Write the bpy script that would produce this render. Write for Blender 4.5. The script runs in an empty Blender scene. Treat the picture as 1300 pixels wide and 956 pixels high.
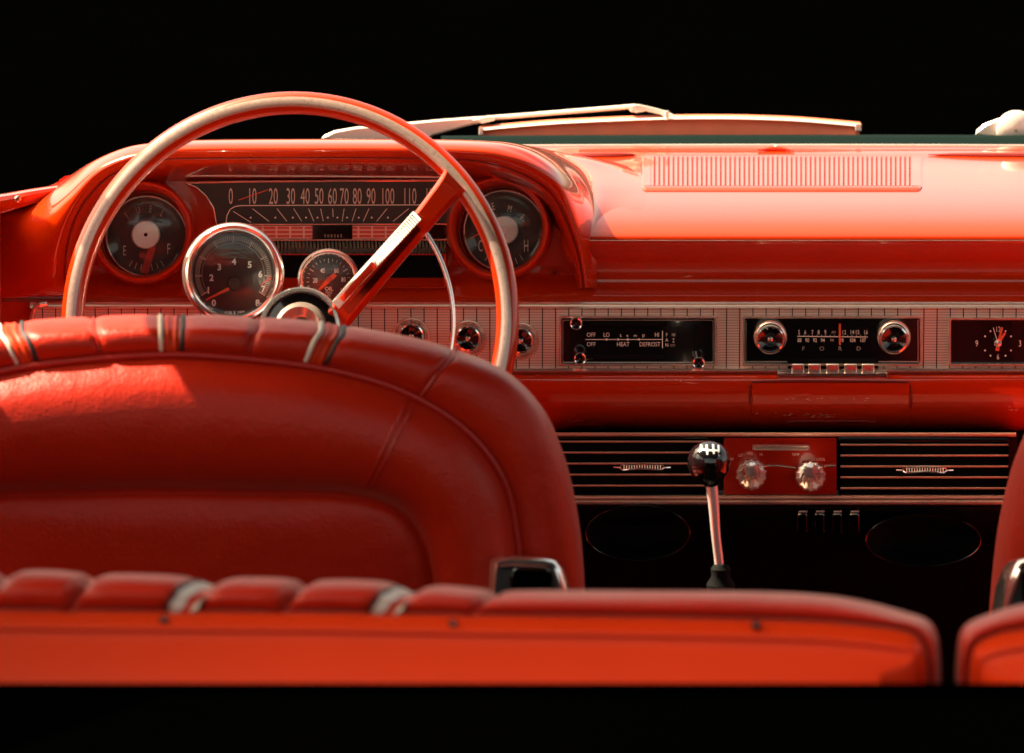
import bpy, math, random
from mathutils import Vector, Matrix
random.seed(7)
SC = bpy.context.scene
COL = SC.collection
R_ = math.radians

# ------------------------------------------------------------------ camera
FPX = 7110.0; PITCH = R_(10.0); DIST = 5.4
RX = Vector((1, 0, 0)); FW = Vector((0, math.cos(PITCH), -math.sin(PITCH))); UP = Vector((0, math.sin(PITCH), math.cos(PITCH)))
CAMP = -DIST * (FW + (43.0/FPX) * UP)

def at(px, py, Y):
    d = FW + RX*((px-650.0)/FPX) + UP*(-(py-478.0)/FPX)
    t = (Y - CAMP.y) / d.y
    return CAMP + d*t
def m_of(pxlen, Y):                       # metres of a length seen as so many pixels at that depth
    return pxlen * ((Y - CAMP.y) / math.cos(PITCH)) / FPX

# ------------------------------------------------------------------ materials
MATS = {}
def newmat(name):
    m = bpy.data.materials.new(name); m.use_nodes = True
    MATS[name] = m
    nt = m.node_tree
    return m, nt, nt.nodes['Principled BSDF']
def nd(nt, t, **k):
    n = nt.nodes.new(t)
    for a, v in k.items():
        if a.startswith('i_'): n.inputs[a[2:]].default_value = v
        else: setattr(n, a, v)
    return n
def simple(name, col, rough=.5, metal=0., coat=0., spec=.5, noise=None, bump=None, coatr=.03, wear=0., aniso=0.):
    m, nt, p = newmat(name)
    p.inputs['Base Color'].default_value = (*col, 1)
    p.inputs['Roughness'].default_value = rough
    p.inputs['Metallic'].default_value = metal
    p.inputs['Coat Weight'].default_value = coat
    p.inputs['Coat Roughness'].default_value = coatr
    p.inputs['Specular IOR Level'].default_value = spec
    tc = nd(nt, 'ShaderNodeTexCoord')
    if noise:                              # (scale, amount) mottles colour and roughness
        n = nd(nt, 'ShaderNodeTexNoise'); n.inputs['Scale'].default_value = noise[0]; n.inputs['Detail'].default_value = 5
        nt.links.new(tc.outputs['Object'], n.inputs['Vector'])
        mx = nd(nt, 'ShaderNodeMix', data_type='RGBA')
        mx.inputs[6].default_value = tuple(c*(1-noise[1]) for c in col)+(1,)
        mx.inputs[7].default_value = tuple(min(1, c*(1+noise[1])) for c in col)+(1,)
        nt.links.new(n.outputs['Fac'], mx.inputs[0]); nt.links.new(mx.outputs[2], p.inputs['Base Color'])
        mr = nd(nt, 'ShaderNodeMapRange'); mr.inputs['To Min'].default_value = max(.01, rough*(1-noise[1])); mr.inputs['To Max'].default_value = rough*(1+noise[1])
        nt.links.new(n.outputs['Fac'], mr.inputs['Value']); nt.links.new(mr.outputs[0], p.inputs['Roughness'])
    if bump:                               # list of (scale, strength, distance)
        prev = None
        for sc, st, dist in bump:
            n = nd(nt, 'ShaderNodeTexNoise'); n.inputs['Scale'].default_value = sc; n.inputs['Detail'].default_value = 4
            nt.links.new(tc.outputs['Object'], n.inputs['Vector'])
            b = nd(nt, 'ShaderNodeBump'); b.inputs['Strength'].default_value = st; b.inputs['Distance'].default_value = dist
            nt.links.new(n.outputs['Fac'], b.inputs['Height'])
            if prev: nt.links.new(prev.outputs[0], b.inputs['Normal'])
            prev = b
        nt.links.new(prev.outputs[0], p.inputs['Normal'])
    return m

simple('red_paint', (.52, .0250, .0006), .28, spec=.2, coat=1.0, noise=(6, .10), bump=[(26, .05, .003), (7, .10, .006)], coatr=.04)
simple('red_leather', (.46, .0150, .0018), .40, noise=(14, .14), bump=[(420, .55, .0012), (13, .45, .010)], spec=.3)
simple('red_panel', (.58, .030, .0008), .5, noise=(9, .10), bump=[(700, .15, .0005)], spec=.25)
simple('piping_red', (.40, .009, .004), .4)
simple('pale_vinyl', (.66, .59, .50), .4)
simple('black_vinyl', (.008, .008, .012), .6, bump=[(500, .2, .0005)])
simple('chrome', (.94, .90, .85), .08, metal=.9, noise=(60, .12))
simple('bright_trim', (.86, .66, .56), .2, metal=.75, noise=(40, .15))
simple('dark_chrome', (.10, .09, .08), .12, metal=1)
simple('black_gloss', (.006, .005, .006), .12, coat=.5)
simple('black_matte', (.004, .004, .004), .8, spec=.1)
simple('carpet', (.010, .0015, .0015), .95, spec=.05, noise=(60, .5))
simple('dial_dark', (.022, .015, .012), .45, noise=(30, .2))
simple('dial_black', (.009, .006, .005), .4)
simple('cream_print', (.90, .78, .66), .6)
simple('dim_print', (.42, .33, .29), .6)
simple('white_print', (.93, .91, .88), .6)
simple('orange_print', (.85, .09, .02), .5)
simple('red_print', (.65, .05, .04), .5)
simple('hub_white', (.93, .88, .84), .35)
simple('wiper_metal', (.80, .68, .60), .38, metal=.35, noise=(50, .12))
simple('wiper_rubber', (.62, .15, .07), .45, noise=(40, .2))
simple('seal_rubber', (.003, .009, .008), .75, spec=.03)
simple('sparkle_insert', (.52, .36, .30), .3, metal=.4, noise=(300, .25), coat=.8)
simple('ground_black', (.00015, .00015, .00015), 1, spec=0, noise=(3, .3))
simple('lever_metal', (.80, .82, .76), .25, metal=.45)
simple('slat_trim', (.85, .52, .38), .3, metal=.4)
simple('speed_print', (.66, .53, .45), .6)
simple('plate_red', (.30, .010, .0008), .2, coat=1, noise=(20, .3))
simple('satin_chrome', (.95, .91, .86), .12, metal=.93)
simple('crystal', (.75, .68, .64), .06, metal=.7)
simple('rib_dark', (.42, .46, .34), .3, metal=.6)
simple('shade_gap', (.22, .008, .003), .6)
simple('paint_scuff', (.85, .42, .34), .6)

for nm in ('red_leather',):
    p = MATS[nm].node_tree.nodes['Principled BSDF']; p.inputs['Sheen Weight'].default_value = .22; p.inputs['Sheen Roughness'].default_value = .35; p.inputs['Sheen Tint'].default_value = (1, .62, .5, 1)
def glassmat():
    m, nt, p = newmat('lens_glass')
    nt.nodes.remove(p)
    out = nt.nodes['Material Output']
    tr = nd(nt, 'ShaderNodeBsdfTransparent'); gl = nd(nt, 'ShaderNodeBsdfGlossy'); gl.inputs['Roughness'].default_value = .03
    fr = nd(nt, 'ShaderNodeFresnel'); fr.inputs['IOR'].default_value = 1.6
    n = nd(nt, 'ShaderNodeTexNoise'); n.inputs['Scale'].default_value = 12
    b = nd(nt, 'ShaderNodeBump'); b.inputs['Strength'].default_value = .15; b.inputs['Distance'].default_value = .002
    nt.links.new(n.outputs['Fac'], b.inputs['Height']); nt.links.new(b.outputs[0], gl.inputs['Normal'])
    mx = nd(nt, 'ShaderNodeMixShader')
    nt.links.new(fr.outputs[0], mx.inputs[0]); nt.links.new(tr.outputs[0], mx.inputs[1]); nt.links.new(gl.outputs[0], mx.inputs[2])
    nt.links.new(mx.outputs[0], out.inputs['Surface'])
glassmat()

def stripmat():                            # brushed band ruled with fine horizontal lines and wider spaced upright lines
    m, nt, p = newmat('ruled_metal')
    tc = nd(nt, 'ShaderNodeTexCoord'); sx = nd(nt, 'ShaderNodeSeparateXYZ')
    nt.links.new(tc.outputs['Object'], sx.inputs[0])
    def lines(sock, period, frac):
        d = nd(nt, 'ShaderNodeMath', operation='DIVIDE'); d.inputs[1].default_value = period; nt.links.new(sock, d.inputs[0])
        f = nd(nt, 'ShaderNodeMath', operation='FRACT'); nt.links.new(d.outputs[0], f.inputs[0])
        l = nd(nt, 'ShaderNodeMath', operation='LESS_THAN'); l.inputs[1].default_value = frac; nt.links.new(f.outputs[0], l.inputs[0])
        return l.outputs[0]
    h = lines(sx.outputs['Z'], .00262, .34); v = lines(sx.outputs['X'], .0127, .085)
    mx = nd(nt, 'ShaderNodeMath', operation='MAXIMUM'); nt.links.new(h, mx.inputs[0]); nt.links.new(v, mx.inputs[1])
    hv = nd(nt, 'ShaderNodeMath', operation='MULTIPLY_ADD'); hv.inputs[1].default_value = .45
    nt.links.new(h, hv.inputs[0]); nt.links.new(v, hv.inputs[2])
    cl = nd(nt, 'ShaderNodeMath', operation='MINIMUM'); cl.inputs[1].default_value = 1; nt.links.new(hv.outputs[0], cl.inputs[0])
    n = nd(nt, 'ShaderNodeTexNoise'); n.inputs['Scale'].default_value = 7; nt.links.new(tc.outputs['Object'], n.inputs['Vector'])
    base = nd(nt, 'ShaderNodeMix', data_type='RGBA'); base.inputs[6].default_value = (.80, .46, .36, 1); base.inputs[7].default_value = (.92, .74, .64, 1)
    nt.links.new(n.outputs['Fac'], base.inputs[0])
    c = nd(nt, 'ShaderNodeMix', data_type='RGBA'); c.inputs[7].default_value = (.07, .02, .018, 1)
    nt.links.new(cl.outputs[0], c.inputs[0]); nt.links.new(base.outputs[2], c.inputs[6])
    nt.links.new(c.outputs[2], p.inputs['Base Color'])
    p.inputs['Metallic'].default_value = .35; p.inputs['Roughness'].default_value = .36
stripmat()

def gridred():                             # red insert ruled with pale lines beside the odometer
    m, nt, p = newmat('ruled_red')
    tc = nd(nt, 'ShaderNodeTexCoord'); sx = nd(nt, 'ShaderNodeSeparateXYZ')
    nt.links.new(tc.outputs['Object'], sx.inputs[0])
    outs = []
    for s, per, fr in (('Z', .0040, .3), ('X', .0132, .12)):
        d = nd(nt, 'ShaderNodeMath', operation='DIVIDE'); d.inputs[1].default_value = per; nt.links.new(sx.outputs[s], d.inputs[0])
        f = nd(nt, 'ShaderNodeMath', operation='FRACT'); nt.links.new(d.outputs[0], f.inputs[0])
        l = nd(nt, 'ShaderNodeMath', operation='LESS_THAN'); l.inputs[1].default_value = fr; nt.links.new(f.outputs[0], l.inputs[0]); outs.append(l.outputs[0])
    mx = nd(nt, 'ShaderNodeMath', operation='MAXIMUM'); nt.links.new(outs[0], mx.inputs[0]); nt.links.new(outs[1], mx.inputs[1])
    c = nd(nt, 'ShaderNodeMix', data_type='RGBA'); c.inputs[6].default_value = (.62, .07, .045, 1); c.inputs[7].default_value = (.8, .45, .36, 1)
    nt.links.new(mx.outputs[0], c.inputs[0]); nt.links.new(c.outputs[2], p.inputs['Base Color']); p.inputs['Roughness'].default_value = .4
gridred()

# ------------------------------------------------------------------ mesh helpers
class MB:
    def __init__(s): s.v = []; s.f = []; s.m = []; s.mats = []
    def mi(s, mat):
        if mat not in s.mats: s.mats.append(mat)
        return s.mats.index(mat)
    def add(s, vs, fs, mat):
        o = len(s.v); s.v += [Vector(p) for p in vs]; k = s.mi(mat)
        for f in fs: s.f.append([i+o for i in f]); s.m.append(k)
    def build(s, name, parent=None, label=None, bevel=0, origin=None):
        org = Vector((0, 0, 0))
        if parent is not None: org = parent['_o'] if '_o' in parent.keys() else (0, 0, 0)
        if origin is not None and parent is None: org = origin
        org = Vector(org)
        me = bpy.data.meshes.new(name)
        me.from_pydata([tuple(p-org) for p in s.v], [], s.f)
        for mt in s.mats: me.materials.append(MATS[mt])
        for p, k in zip(me.polygons, s.m): p.material_index = k; p.use_smooth = True
        me.update()
        import bmesh
        bm = bmesh.new(); bm.from_mesh(me)
        bmesh.ops.remove_doubles(bm, verts=bm.verts, dist=1e-6)
        bmesh.ops.recalc_face_normals(bm, faces=bm.faces)
        bm.to_mesh(me); bm.free()
        me.set_sharp_from_angle(angle=R_(38))
        o = bpy.data.objects.new(name, me); COL.objects.link(o)
        if parent is not None:
            o.parent = parent
        else:
            o.location = org
        o['_o'] = tuple(org)
        if label: o['label'] = label
        if bevel:
            b = o.modifiers.new('bevel', 'BEVEL'); b.width = bevel; b.segments = 2; b.limit_method = 'ANGLE'
        return o

def grid(mb, rows, mat, closed=False):
    n = len(rows[0]); vs = [p for r in rows for p in r]; fs = []
    for i in range(len(rows)-1):
        for j in range(n if closed else n-1):
            k = (j+1) % n
            fs.append([i*n+j, i*n+k, (i+1)*n+k, (i+1)*n+j])
    mb.add(vs, fs, mat)
def loops(mb, ls, mat, cap0=False, cap1=False):
    rows = [[at(x, y, Y) for x, y in pts] for pts, Y in ls]
    grid(mb, rows, mat, True)
    n = len(rows[0])
    if cap0: mb.add(rows[0], [list(range(n))], mat)
    if cap1: mb.add(rows[-1], [list(range(n))], mat)
def rr(x0, y0, x1, y1, r=3, n=4):
    out = []
    for cx, cy, a0 in ((x1-r, y0+r, -90), (x1-r, y1-r, 0), (x0+r, y1-r, 90), (x0+r, y0+r, 180)):
        for k in range(n+1):
            a = R_(a0+90*k/n); out.append((cx+r*math.cos(a), cy+r*math.sin(a)))
    return out
def circ(cx, cy, r, n=64, ry=None):
    ry = r if ry is None else ry
    return [(cx+r*math.cos(2*math.pi*k/n), cy+ry*math.sin(2*math.pi*k/n)) for k in range(n)]
def plate(mb, pts, Yf, Yb, mat, ch=0.0):
    """solid plate: front at Yf, back at Yb, chamfer by shrinking ch pixels"""
    cx = sum(p[0] for p in pts)/len(pts); cy = sum(p[1] for p in pts)/len(pts)
    if ch:
        ins = offset(pts, -ch, True)
        d = m_of(ch, Yf)
        loops(mb, [(ins, Yf), (pts, Yf+d), (pts, Yb)], mat, True, True)
    else: loops(mb, [(pts, Yf), (pts, Yb)], mat, True, True)
def offset(pts, d, closed=False):
    n = len(pts); out = []
    area = 0
    if closed:
        for i in range(n):
            x0, y0 = pts[i]; x1, y1 = pts[(i+1) % n]; area += x0*y1-x1*y0
        if area < 0: d = -d
    for i in range(n):
        a = pts[(i-1) % n] if (closed or i > 0) else pts[i]; b = pts[(i+1) % n] if (closed or i < n-1) else pts[i]
        tx, ty = b[0]-a[0], b[1]-a[1]; L = math.hypot(tx, ty) or 1
        out.append((pts[i][0]+ty/L*d, pts[i][1]-tx/L*d))
    return out
def box(mb, x0, y0, x1, y1, Yf, Yb, mat, ch=.6): plate(mb, [(x0, y0), (x1, y0), (x1, y1), (x0, y1)], Yf, Yb, mat, ch)
def frame(mb, o, i, Yf, Yb, mat, ch=.8):
    loops(mb, [(o, Yb), (o, Yf+.001), (offset(o, -ch, True), Yf), (offset(i, ch, True), Yf), (i, Yf+.001), (i, Yb)], mat)
def ring(mb, cx, cy, prof, mat, n=72, cap=False):
    """prof: (radius px, Y) list -> turned shape facing the driver"""
    loops(mb, [(circ(cx, cy, r, n), Y) for r, Y in prof], mat, False, cap)
def xbar(mb, xs, prof, mat):
    grid(mb, [[at(x, py, Y) for x in xs] for py, Y in prof], mat)
def cr(P, n):
    """Catmull-Rom through vectors"""
    out = []
    for i in range(len(P)-1):
        p0 = P[i-1] if i else P[0]*2-P[1]; p1 = P[i]; p2 = P[i+1]; p3 = P[i+2] if i+2 < len(P) else P[-1]*2-P[-2]
        for k in range(n):
            t = k/n
            out.append(.5*((2*p1)+(p2-p0)*t+(2*p0-5*p1+4*p2-p3)*t*t+(3*p1-p0-3*p2+p3)*t**3))
    out.append(P[-1].copy()); return out
def resample(P, N):
    d = [0]
    for a, b in zip(P, P[1:]): d.append(d[-1]+(b-a).length)
    out = []; j = 0
    for k in range(N):
        s = d[-1]*k/(N-1)
        while j < len(P)-2 and d[j+1] < s: j += 1
        t = (s-d[j])/max(1e-9, d[j+1]-d[j]); out.append(P[j].lerp(P[j+1], min(1, max(0, t))))
    return out
def tube(mb, P, r, mat, n=10, closed=False, caps=True, flat=1.0, upv=None):
    N = len(P); rows = []; prev = None
    for i, p in enumerate(P):
        a = P[(i-1) % N] if (closed or i) else P[i]; b = P[(i+1) % N] if (closed or i < N-1) else P[i]
        t = (b-a).normalized()
        if prev is None:
            ref = Vector(upv) if upv else (Vector((0, 0, 1)) if abs(t.z) < .9 else Vector((1, 0, 0)))
            u = t.cross(ref).normalized()
        else: u = (prev - t*prev.dot(t)).normalized()
        prev = u; w = t.cross(u); rad = r[i] if isinstance(r, (list, tuple)) else r
        rows.append([p+u*rad*math.cos(2*math.pi*k/n)+w*rad*flat*math.sin(2*math.pi*k/n) for k in range(n)])
    if closed: rows.append(rows[0])
    grid(mb, rows, mat, True)
    if caps and not closed: mb.add(rows[0], [list(range(n))], mat); mb.add(rows[-1], [list(range(n))], mat)
def ptube(mb, pts, Y, rpx, mat, n=8, **k):
    P = [at(p[0], p[1], p[2] if len(p) > 2 else Y) for p in pts]
    tube(mb, P, m_of(rpx, Y), mat, n, **k)
def sphere(mb, c, r, mat, n=32, sq=(1, 1, 1)):
    rows = []
    for i in range(n//2+1):
        a = math.pi*i/(n//2)
        rows.append([c+Vector((r*math.sin(a)*math.cos(2*math.pi*k/n)*sq[0], r*math.sin(a)*math.sin(2*math.pi*k/n)*sq[1], r*math.cos(a)*sq[2])) for k in range(n)])
    grid(mb, rows, mat, True)
def line(mb, x0, y0, x1, y1, Y, w, mat):
    dx, dy = x1-x0, y1-y0; L = math.hypot(dx, dy) or 1; nx, ny = -dy/L*w/2, dx/L*w/2
    mb.add([at(x0+nx, y0+ny, Y), at(x1+nx, y1+ny, Y), at(x1-nx, y1-ny, Y), at(x0-nx, y0-ny, Y)], [[0, 1, 2, 3]], mat)
def text(mb, s, px, py, Y, h, mat, sx=1.0, rot=0, bold=0.0, sp=1.0):
    cu = bpy.data.curves.new('t', 'FONT'); cu.body = s; cu.align_x = 'CENTER'; cu.align_y = 'CENTER'; cu.size = 1
    cu.offset = bold; cu.resolution_u = 3; cu.space_character = sp
    o = bpy.data.objects.new('t', cu); COL.objects.link(o)
    dg = bpy.context.evaluated_depsgraph_get(); me = o.evaluated_get(dg).to_mesh()
    ys = [v.co.y for v in me.vertices]; yc = (min(ys)+max(ys))/2; hh = max(ys)-min(ys)
    k = h/(.72 if hh < .72 else hh); c, sn = math.cos(R_(rot)), math.sin(R_(rot)); vs = []
    for v in me.vertices:
        x, y = v.co.x*k*sx, (v.co.y-yc)*k
        vs.append(at(px+x*c+y*sn, py-(y*c-x*sn), Y))
    mb.add(vs, [list(p.vertices) for p in me.polygons], mat)
    o.evaluated_get(dg).to_mesh_clear(); bpy.data.objects.remove(o); bpy.data.curves.remove(cu)

def thing(name, label, cat, loc, group=None):
    o = bpy.data.objects.new(name, None); COL.objects.link(o); o.location = loc; o['_o'] = tuple(loc)
    o.empty_display_size = .05
    o['label'] = label; o['category'] = cat
    if group: o['group'] = group
    return o
def tag(o, label, cat, group=None):
    o['label'] = label; o['category'] = cat
    if group: o['group'] = group

# ================================================================== DASHBOARD
dash = thing('dashboard', 'glossy red painted dashboard with arched instrument hood and ruled metal band', 'dashboard', at(900, 545, .1))
X1 = 2150
PROF = [(184, .40), (189, .385), (194, .36), (205, .318), (222, .235), (240, .155), (256, .095), (268, .058), (278, .033), (286, .018), (294, .0075), (300, .0025), (304, .0012)]
def dashY(py):
    for (a, Ya), (b, Yb) in zip(PROF, PROF[1:]):
        if a <= py <= b: return Ya+(Yb-Ya)*(py-a)/(b-a)
    return PROF[0][1] if py < PROF[0][0] else PROF[-1][1]
xs = [735+k*(X1-735)/40 for k in range(41)]
mb = MB()
grid(mb, [[p for p in row] for row in zip(*[cr([at(x, py, Y) for py, Y in PROF], 4) for x in xs])], 'red_paint')
# rolled crease, then the recessed brow above the band
xbar(mb, xs, [(304, .002), (305.2, .001), (306.2, .0025)], 'bright_trim')  # bright strip puts the crease highlight into the colour
PB = [(306.2, .0025), (309, .004), (316, .010), (326, .019), (338, .028), (352, .033), (366, .030), (376, .024), (383, .022)]
grid(mb, [list(r) for r in zip(*[cr([at(x, py, Y) for py, Y in PB], 3) for x in xs])], 'red_paint')
# the same lower brow under the hood, running to the left end of the car
xl = [-60+k*(735+60)/30 for k in range(31)]
PL = [(338, .046), (350, .042), (360, .034), (366, .030), (376, .024), (383, .022)]
grid(mb, [list(r) for r in zip(*[cr([at(x, py, Y) for py, Y in PL], 3) for x in xl])], 'red_paint')
plate(mb, [(-160, 383.2), (46, 383.2), (46, 474), (-160, 474)], .018, .03, 'red_paint')
xr = [200+k*535/12 for k in range(13)]
grid(mb, [[at(x, py, Y) for x in xr] for py, Y in PROF[:6]], 'red_paint')
# lower knee panel
xa = [-160+k*(X1+160)/60 for k in range(61)]
PK = [(474, .010), (476, .004), (482, .000), (500, .002), (520, .010), (534, .022), (542, .038), (546, .06), (548, .10)]
grid(mb, [list(r) for r in zip(*[cr([at(x, py, Y) for py, Y in PK], 3) for x in xa])], 'red_paint')
# back and left closing walls
xbar(mb, [-60, X1], [(384, .024), (384, .30), (470, .30), (547, .30)], 'black_matte')
mb.build('dash_body', dash)

# ---- instrument hood
C = [(741, 362, .006), (735, 325, -.008), (725, 294, -.03), (711, 262, -.055), (697, 242, -.07), (673, 225, -.08), (639, 211, -.088), (594, 203, -.09), (480, 200, -.09), (350, 200, -.09), (225, 201, -.09), (186, 206, -.088), (155, 215, -.084), (131, 229, -.08), (107, 256, -.07), (93, 283, -.055), (85, 311, -.04), (82, 338, -.025), (82, 372, .0)]
M1 = [(743, 362, .002), (738.5, 324, -.014), (730, 291, -.038), (717, 258, -.066), (703, 236, -.083), (678, 217, -.094), (643, 201.5, -.102), (597, 194, -.104), (480, 191.5, -.104), (350, 191.5, -.104), (227, 192.5, -.104), (182, 198, -.100), (148, 208, -.095), (122, 224, -.09), (97, 252, -.078), (81, 281, -.062), (71, 310, -.046), (66, 338, -.03), (64, 372, -.004)]
M2 = [(745, 362, .003), (742, 324, -.008), (736, 292, -.03), (726, 256, -.055), (712, 231, -.075), (686, 209, -.085), (650, 191.5, -.09), (600, 183.5, -.092), (480, 181.5, -.092), (350, 181.5, -.092), (240, 182.5, -.092), (190, 188, -.09), (153, 196, -.085), (118, 214, -.08), (88, 243, -.065), (66, 271, -.05), (48, 300, -.035), (38, 334, -.02), (35, 372, .002)]
B = [(748, 362, .008), (746, 325, .004), (743, 296, -.012), (738, 256, -.02), (722, 226, -.03), (694, 201, -.04), (656, 184.5, -.05), (600, 178, -.05), (480, 176.5, -.05), (350, 176.5, -.05), (252, 177.5, -.05), (200, 180.5, -.05), (158, 187.5, -.045), (114, 207, -.035), (79, 237, -.02), (46, 261, -.008), (18, 281, -.002), (5, 320, .004), (2, 372, .012)]
A1 = [(751, 362, .014), (750, 325, .016), (750, 300, .003), (762, 268, .050), (756, 239, .118), (730, 207, .20), (676, 186, .14), (610, 181, .06), (480, 180, .06), (350, 180, .06), (260, 181, .06), (205, 185, .06), (150, 196, .06), (95, 219, .06), (56, 244, .05), (22, 260, .035), (-6, 272, .02), (-25, 315, .018), (-30, 372, .02)]
A = [(758, 362, .031), (758, 326, .022), (762, 302, .004), (812, 270, dashY(270)+.0006), (822, 242, dashY(242)+.0006), (800, 213, dashY(213)+.0006), (735, 198, dashY(198)+.002), (650, 195, .36), (480, 205, .36), (350, 205, .36), (250, 208, .36), (200, 210, .33), (135, 212, .26), (75, 232, .16), (20, 250, .12), (-20, 258, .09), (-50, 268, .06), (-62, 312, .03), (-66, 372, .022)]
D0 = [(736, 362, .012), (729, 328, .005), (718, 298, -.01), (704, 268, -.03), (690, 249, -.045), (668, 233, -.055), (636, 221, -.06), (592, 213, -.062), (480, 211, -.062), (350, 211, -.062), (228, 212, -.062), (192, 217, -.06), (163, 226, -.055), (141, 240, -.05), (118, 267, -.04), (104, 291, -.03), (96, 315, -.02), (93, 340, -.01), (93, 372, .01)]
D = [(728, 362, .046), (722, 332, .046), (712, 308, .046), (702, 283, .046), (688, 263, .046), (668, 247, .046), (636, 236, .046), (594, 230, .046), (480, 229, .046), (350, 229, .046), (228, 230, .046), (198, 233, .046), (172, 241, .046), (152, 254, .046), (132, 276, .046), (118, 297, .046), (109, 318, .046), (104, 342, .046), (104, 372, .046)]
for c_ in (A, A1, B, M2, M1, C, D0, D):
    c_.insert(0, (c_[0][0], 366.5, .0315)); c_.append((c_[-1][0], 379, .024))
def surf(mb, curves, mat, nu, nv):
    fine = [cr([at(*p) for p in c], nu) for c in curves]
    rows = list(zip(*[cr(list(col), nv) for col in zip(*fine)]))
    grid(mb, [list(r) for r in rows], mat)
mb = MB()
surf(mb, [A, A1, B, M2, M1, C], 'red_paint', 8, 6)
surf(mb, [C, D0, D], 'red_paint', 8, 6)
mb.build('instrument_hood', dash)
# dark joint along the inner lip
mb = MB(); tube(mb, cr([at(p[0]-(1 if p[0] > 500 else -1 if p[0] < 200 else 0), p[1]+1.0, p[2]-.0005) for p in C], 6), .0009, 'shade_gap', 6)
mb.build('hood_joint', dash)
# cluster face behind everything
mb = MB(); plate(mb, rr(70, 222, 738, 372, 20), .046, .06, 'red_paint'); mb.build('cluster_face', dash)

# ---- chrome strips and ruled band
mb = MB()
for x0, x1 in ((38, 2100),):
    xs2 = [x0, x1]
    xbar(mb, xs2, [(382.5, .03), (382.5, .012), (383.5, .008), (385.5, .007), (387, .010), (388, .010), (389, .005), (391, .004), (392.5, .008), (392.5, .03)], 'bright_trim')
    xbar(mb, xs2, [(466.5, .03), (466.5, .010), (468, .004), (471, .003), (473.5, .006), (474.8, .010), (474.8, .03)], 'bright_trim')
tube(mb, cr([at(x, y, .006) for x, y in ((60, 385), (48, 388), (41, 400), (40, 430), (42, 458), (50, 468), (62, 471))], 5), .0028, 'bright_trim', 8)
mb.build('chrome_strip', dash)
mb = MB(); mb2 = None
xbar(mb, [42, X1], [(392, .011), (467, .011)], 'ruled_metal'); mb.build('ruled_band', dash)

# ---- defroster grille on the dash top
def top(px, py, h=0.0):
    p = at(px, py, dashY(py)); return p + Vector((0, -.25*h, h))
g = MB()
gx0, gx1, gy0, gy1 = 815, 1170, 198, 242
o_ = rr(gx0, gy0, gx1, gy1, 6, 5)
ins = offset(o_, -2.2, True)
rows = [[top(x, y, .0006) for x, y in offset(o_, 1.0, True)], [top(x, y, .0022) for x, y in o_], [top(x, y, .0026) for x, y in ins], [top(x, y, .0015) for x, y in offset(o_, -4, True)]]
grid(g, rows, 'red_paint', True)
yr = [gy0+3+(gy1-gy0-6)*k/8 for k in range(9)]
grid(g, [[top(x, y, .0012) for x in (gx0+3, gx1-3)] for y in yr], 'shade_gap')
x = gx0+11
while x < gx1-10:
    yy = [gy0+3+(gy1-gy0-6)*k/8 for k in range(9)]
    w = 4.3
    rows = []
    for y in yy: rows.append([top(x, y, .0010), top(x+.4, y, .0026), top(x+w-.4, y, .0026), top(x+w, y, .0010)])
    grid(g, rows, 'red_paint'); x += 6.0
for xa_, xb_ in ((gx0+2, gx0+11), (gx1-12, gx1-2)):
    grid(g, [[top(xa_, y, .0027), top(xb_, y, .0027)] for y in yr], 'red_paint')
g.build('defroster_grille', dash)
# lip line and small emblem at the back edge of the dash top
for x0, x1 in ((716, 808), (1178, 1500)):
    P = [top(x0+(x1-x0)*k/10, 197.5+math.sin(math.pi*k/10)*1.2, .001) for k in range(11)]
    mb = MB(); tube(mb, P, [.0004+.0030*math.sin(math.pi*min(1, max(0, k/10)))**.5 for k in range(11)], 'shade_gap', 8); mb.build('defroster_slot', dash)
mb = MB()
P = [top(962+46*k/12, 193-1.5*math.sin(math.pi*k/12), .002) for k in range(13)]
tube(mb, P, [.0008+.0022*math.sin(math.pi*k/12)**2 for k in range(13)], 'red_paint', 10)
sphere(mb, top(985, 191, .004), .002, 'bright_trim', 12)
mb.build('center_ornament', dash)

# ---- speedometer
sp = MB()
out = [(238, 231), (400, 229.5), (575, 229), (575, 305), (330, 305), (276, 305), (274, 283), (271, 264), (262, 249), (250, 238)]
plate(sp, out, .034, .046, 'dial_dark')
sp = sp.build('speedometer', dash)
mb = MB()
ptube(mb, [(236, 232), (320, 230.5), (450, 229.5), (575, 229)], .032, 1.5, 'bright_trim')
ptube(mb, [(236, 232), (250, 238), (262, 249), (271, 264), (274.5, 283), (275.5, 305)], .032, 1.1, 'bright_trim')
ptube(mb, [(275, 285), (420, 284.7), (572, 284.2)], .032, .9, 'bright_trim')
ptube(mb, [(275, 305), (420, 304.7), (567, 304.2)], .032, 1.2, 'bright_trim')
mb.build('frame', sp)
mb = MB(); Yt = .0332
for s, x in (('0', 293), ('10', 320), ('20', 347), ('30', 369), ('40', 387.5), ('50', 405), ('60', 422), ('70', 437), ('80', 453.5), ('90', 471), ('100', 492), ('110', 520), ('120', 548)):
    text(mb, s, x, 249, Yt, 21, 'speed_print', .41)
z5 = lambda x, y: (230+x/3.5135, 200+y/3.5135)
for a, b, c, d in ((232, 240, 312, 290), (318, 228, 392, 285), (427, 228, 472, 285), (502, 228, 538, 285), (568, 228, 592, 285), (622, 228, 634, 285), (676, 228, 678, 265), (727, 228, 718, 285), (780, 228, 762, 285), (838, 228, 812, 285), (918, 228, 872, 285), (1015, 228, 945, 285), (1120, 228, 1040, 285)):
    (x0, y0), (x1, y1) = z5(a, b), z5(c, d); line(mb, x0, y0, x1, y1, Yt, .8, 'cream_print')
for x in (310, 420, 498, 557, 608, 654, 697, 740, 792, 850, 922, 1010):
    px, py = z5(x, 268); plate(mb, circ(px, py, 1.2, 10), Yt, Yt+.001, 'cream_print')
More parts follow.
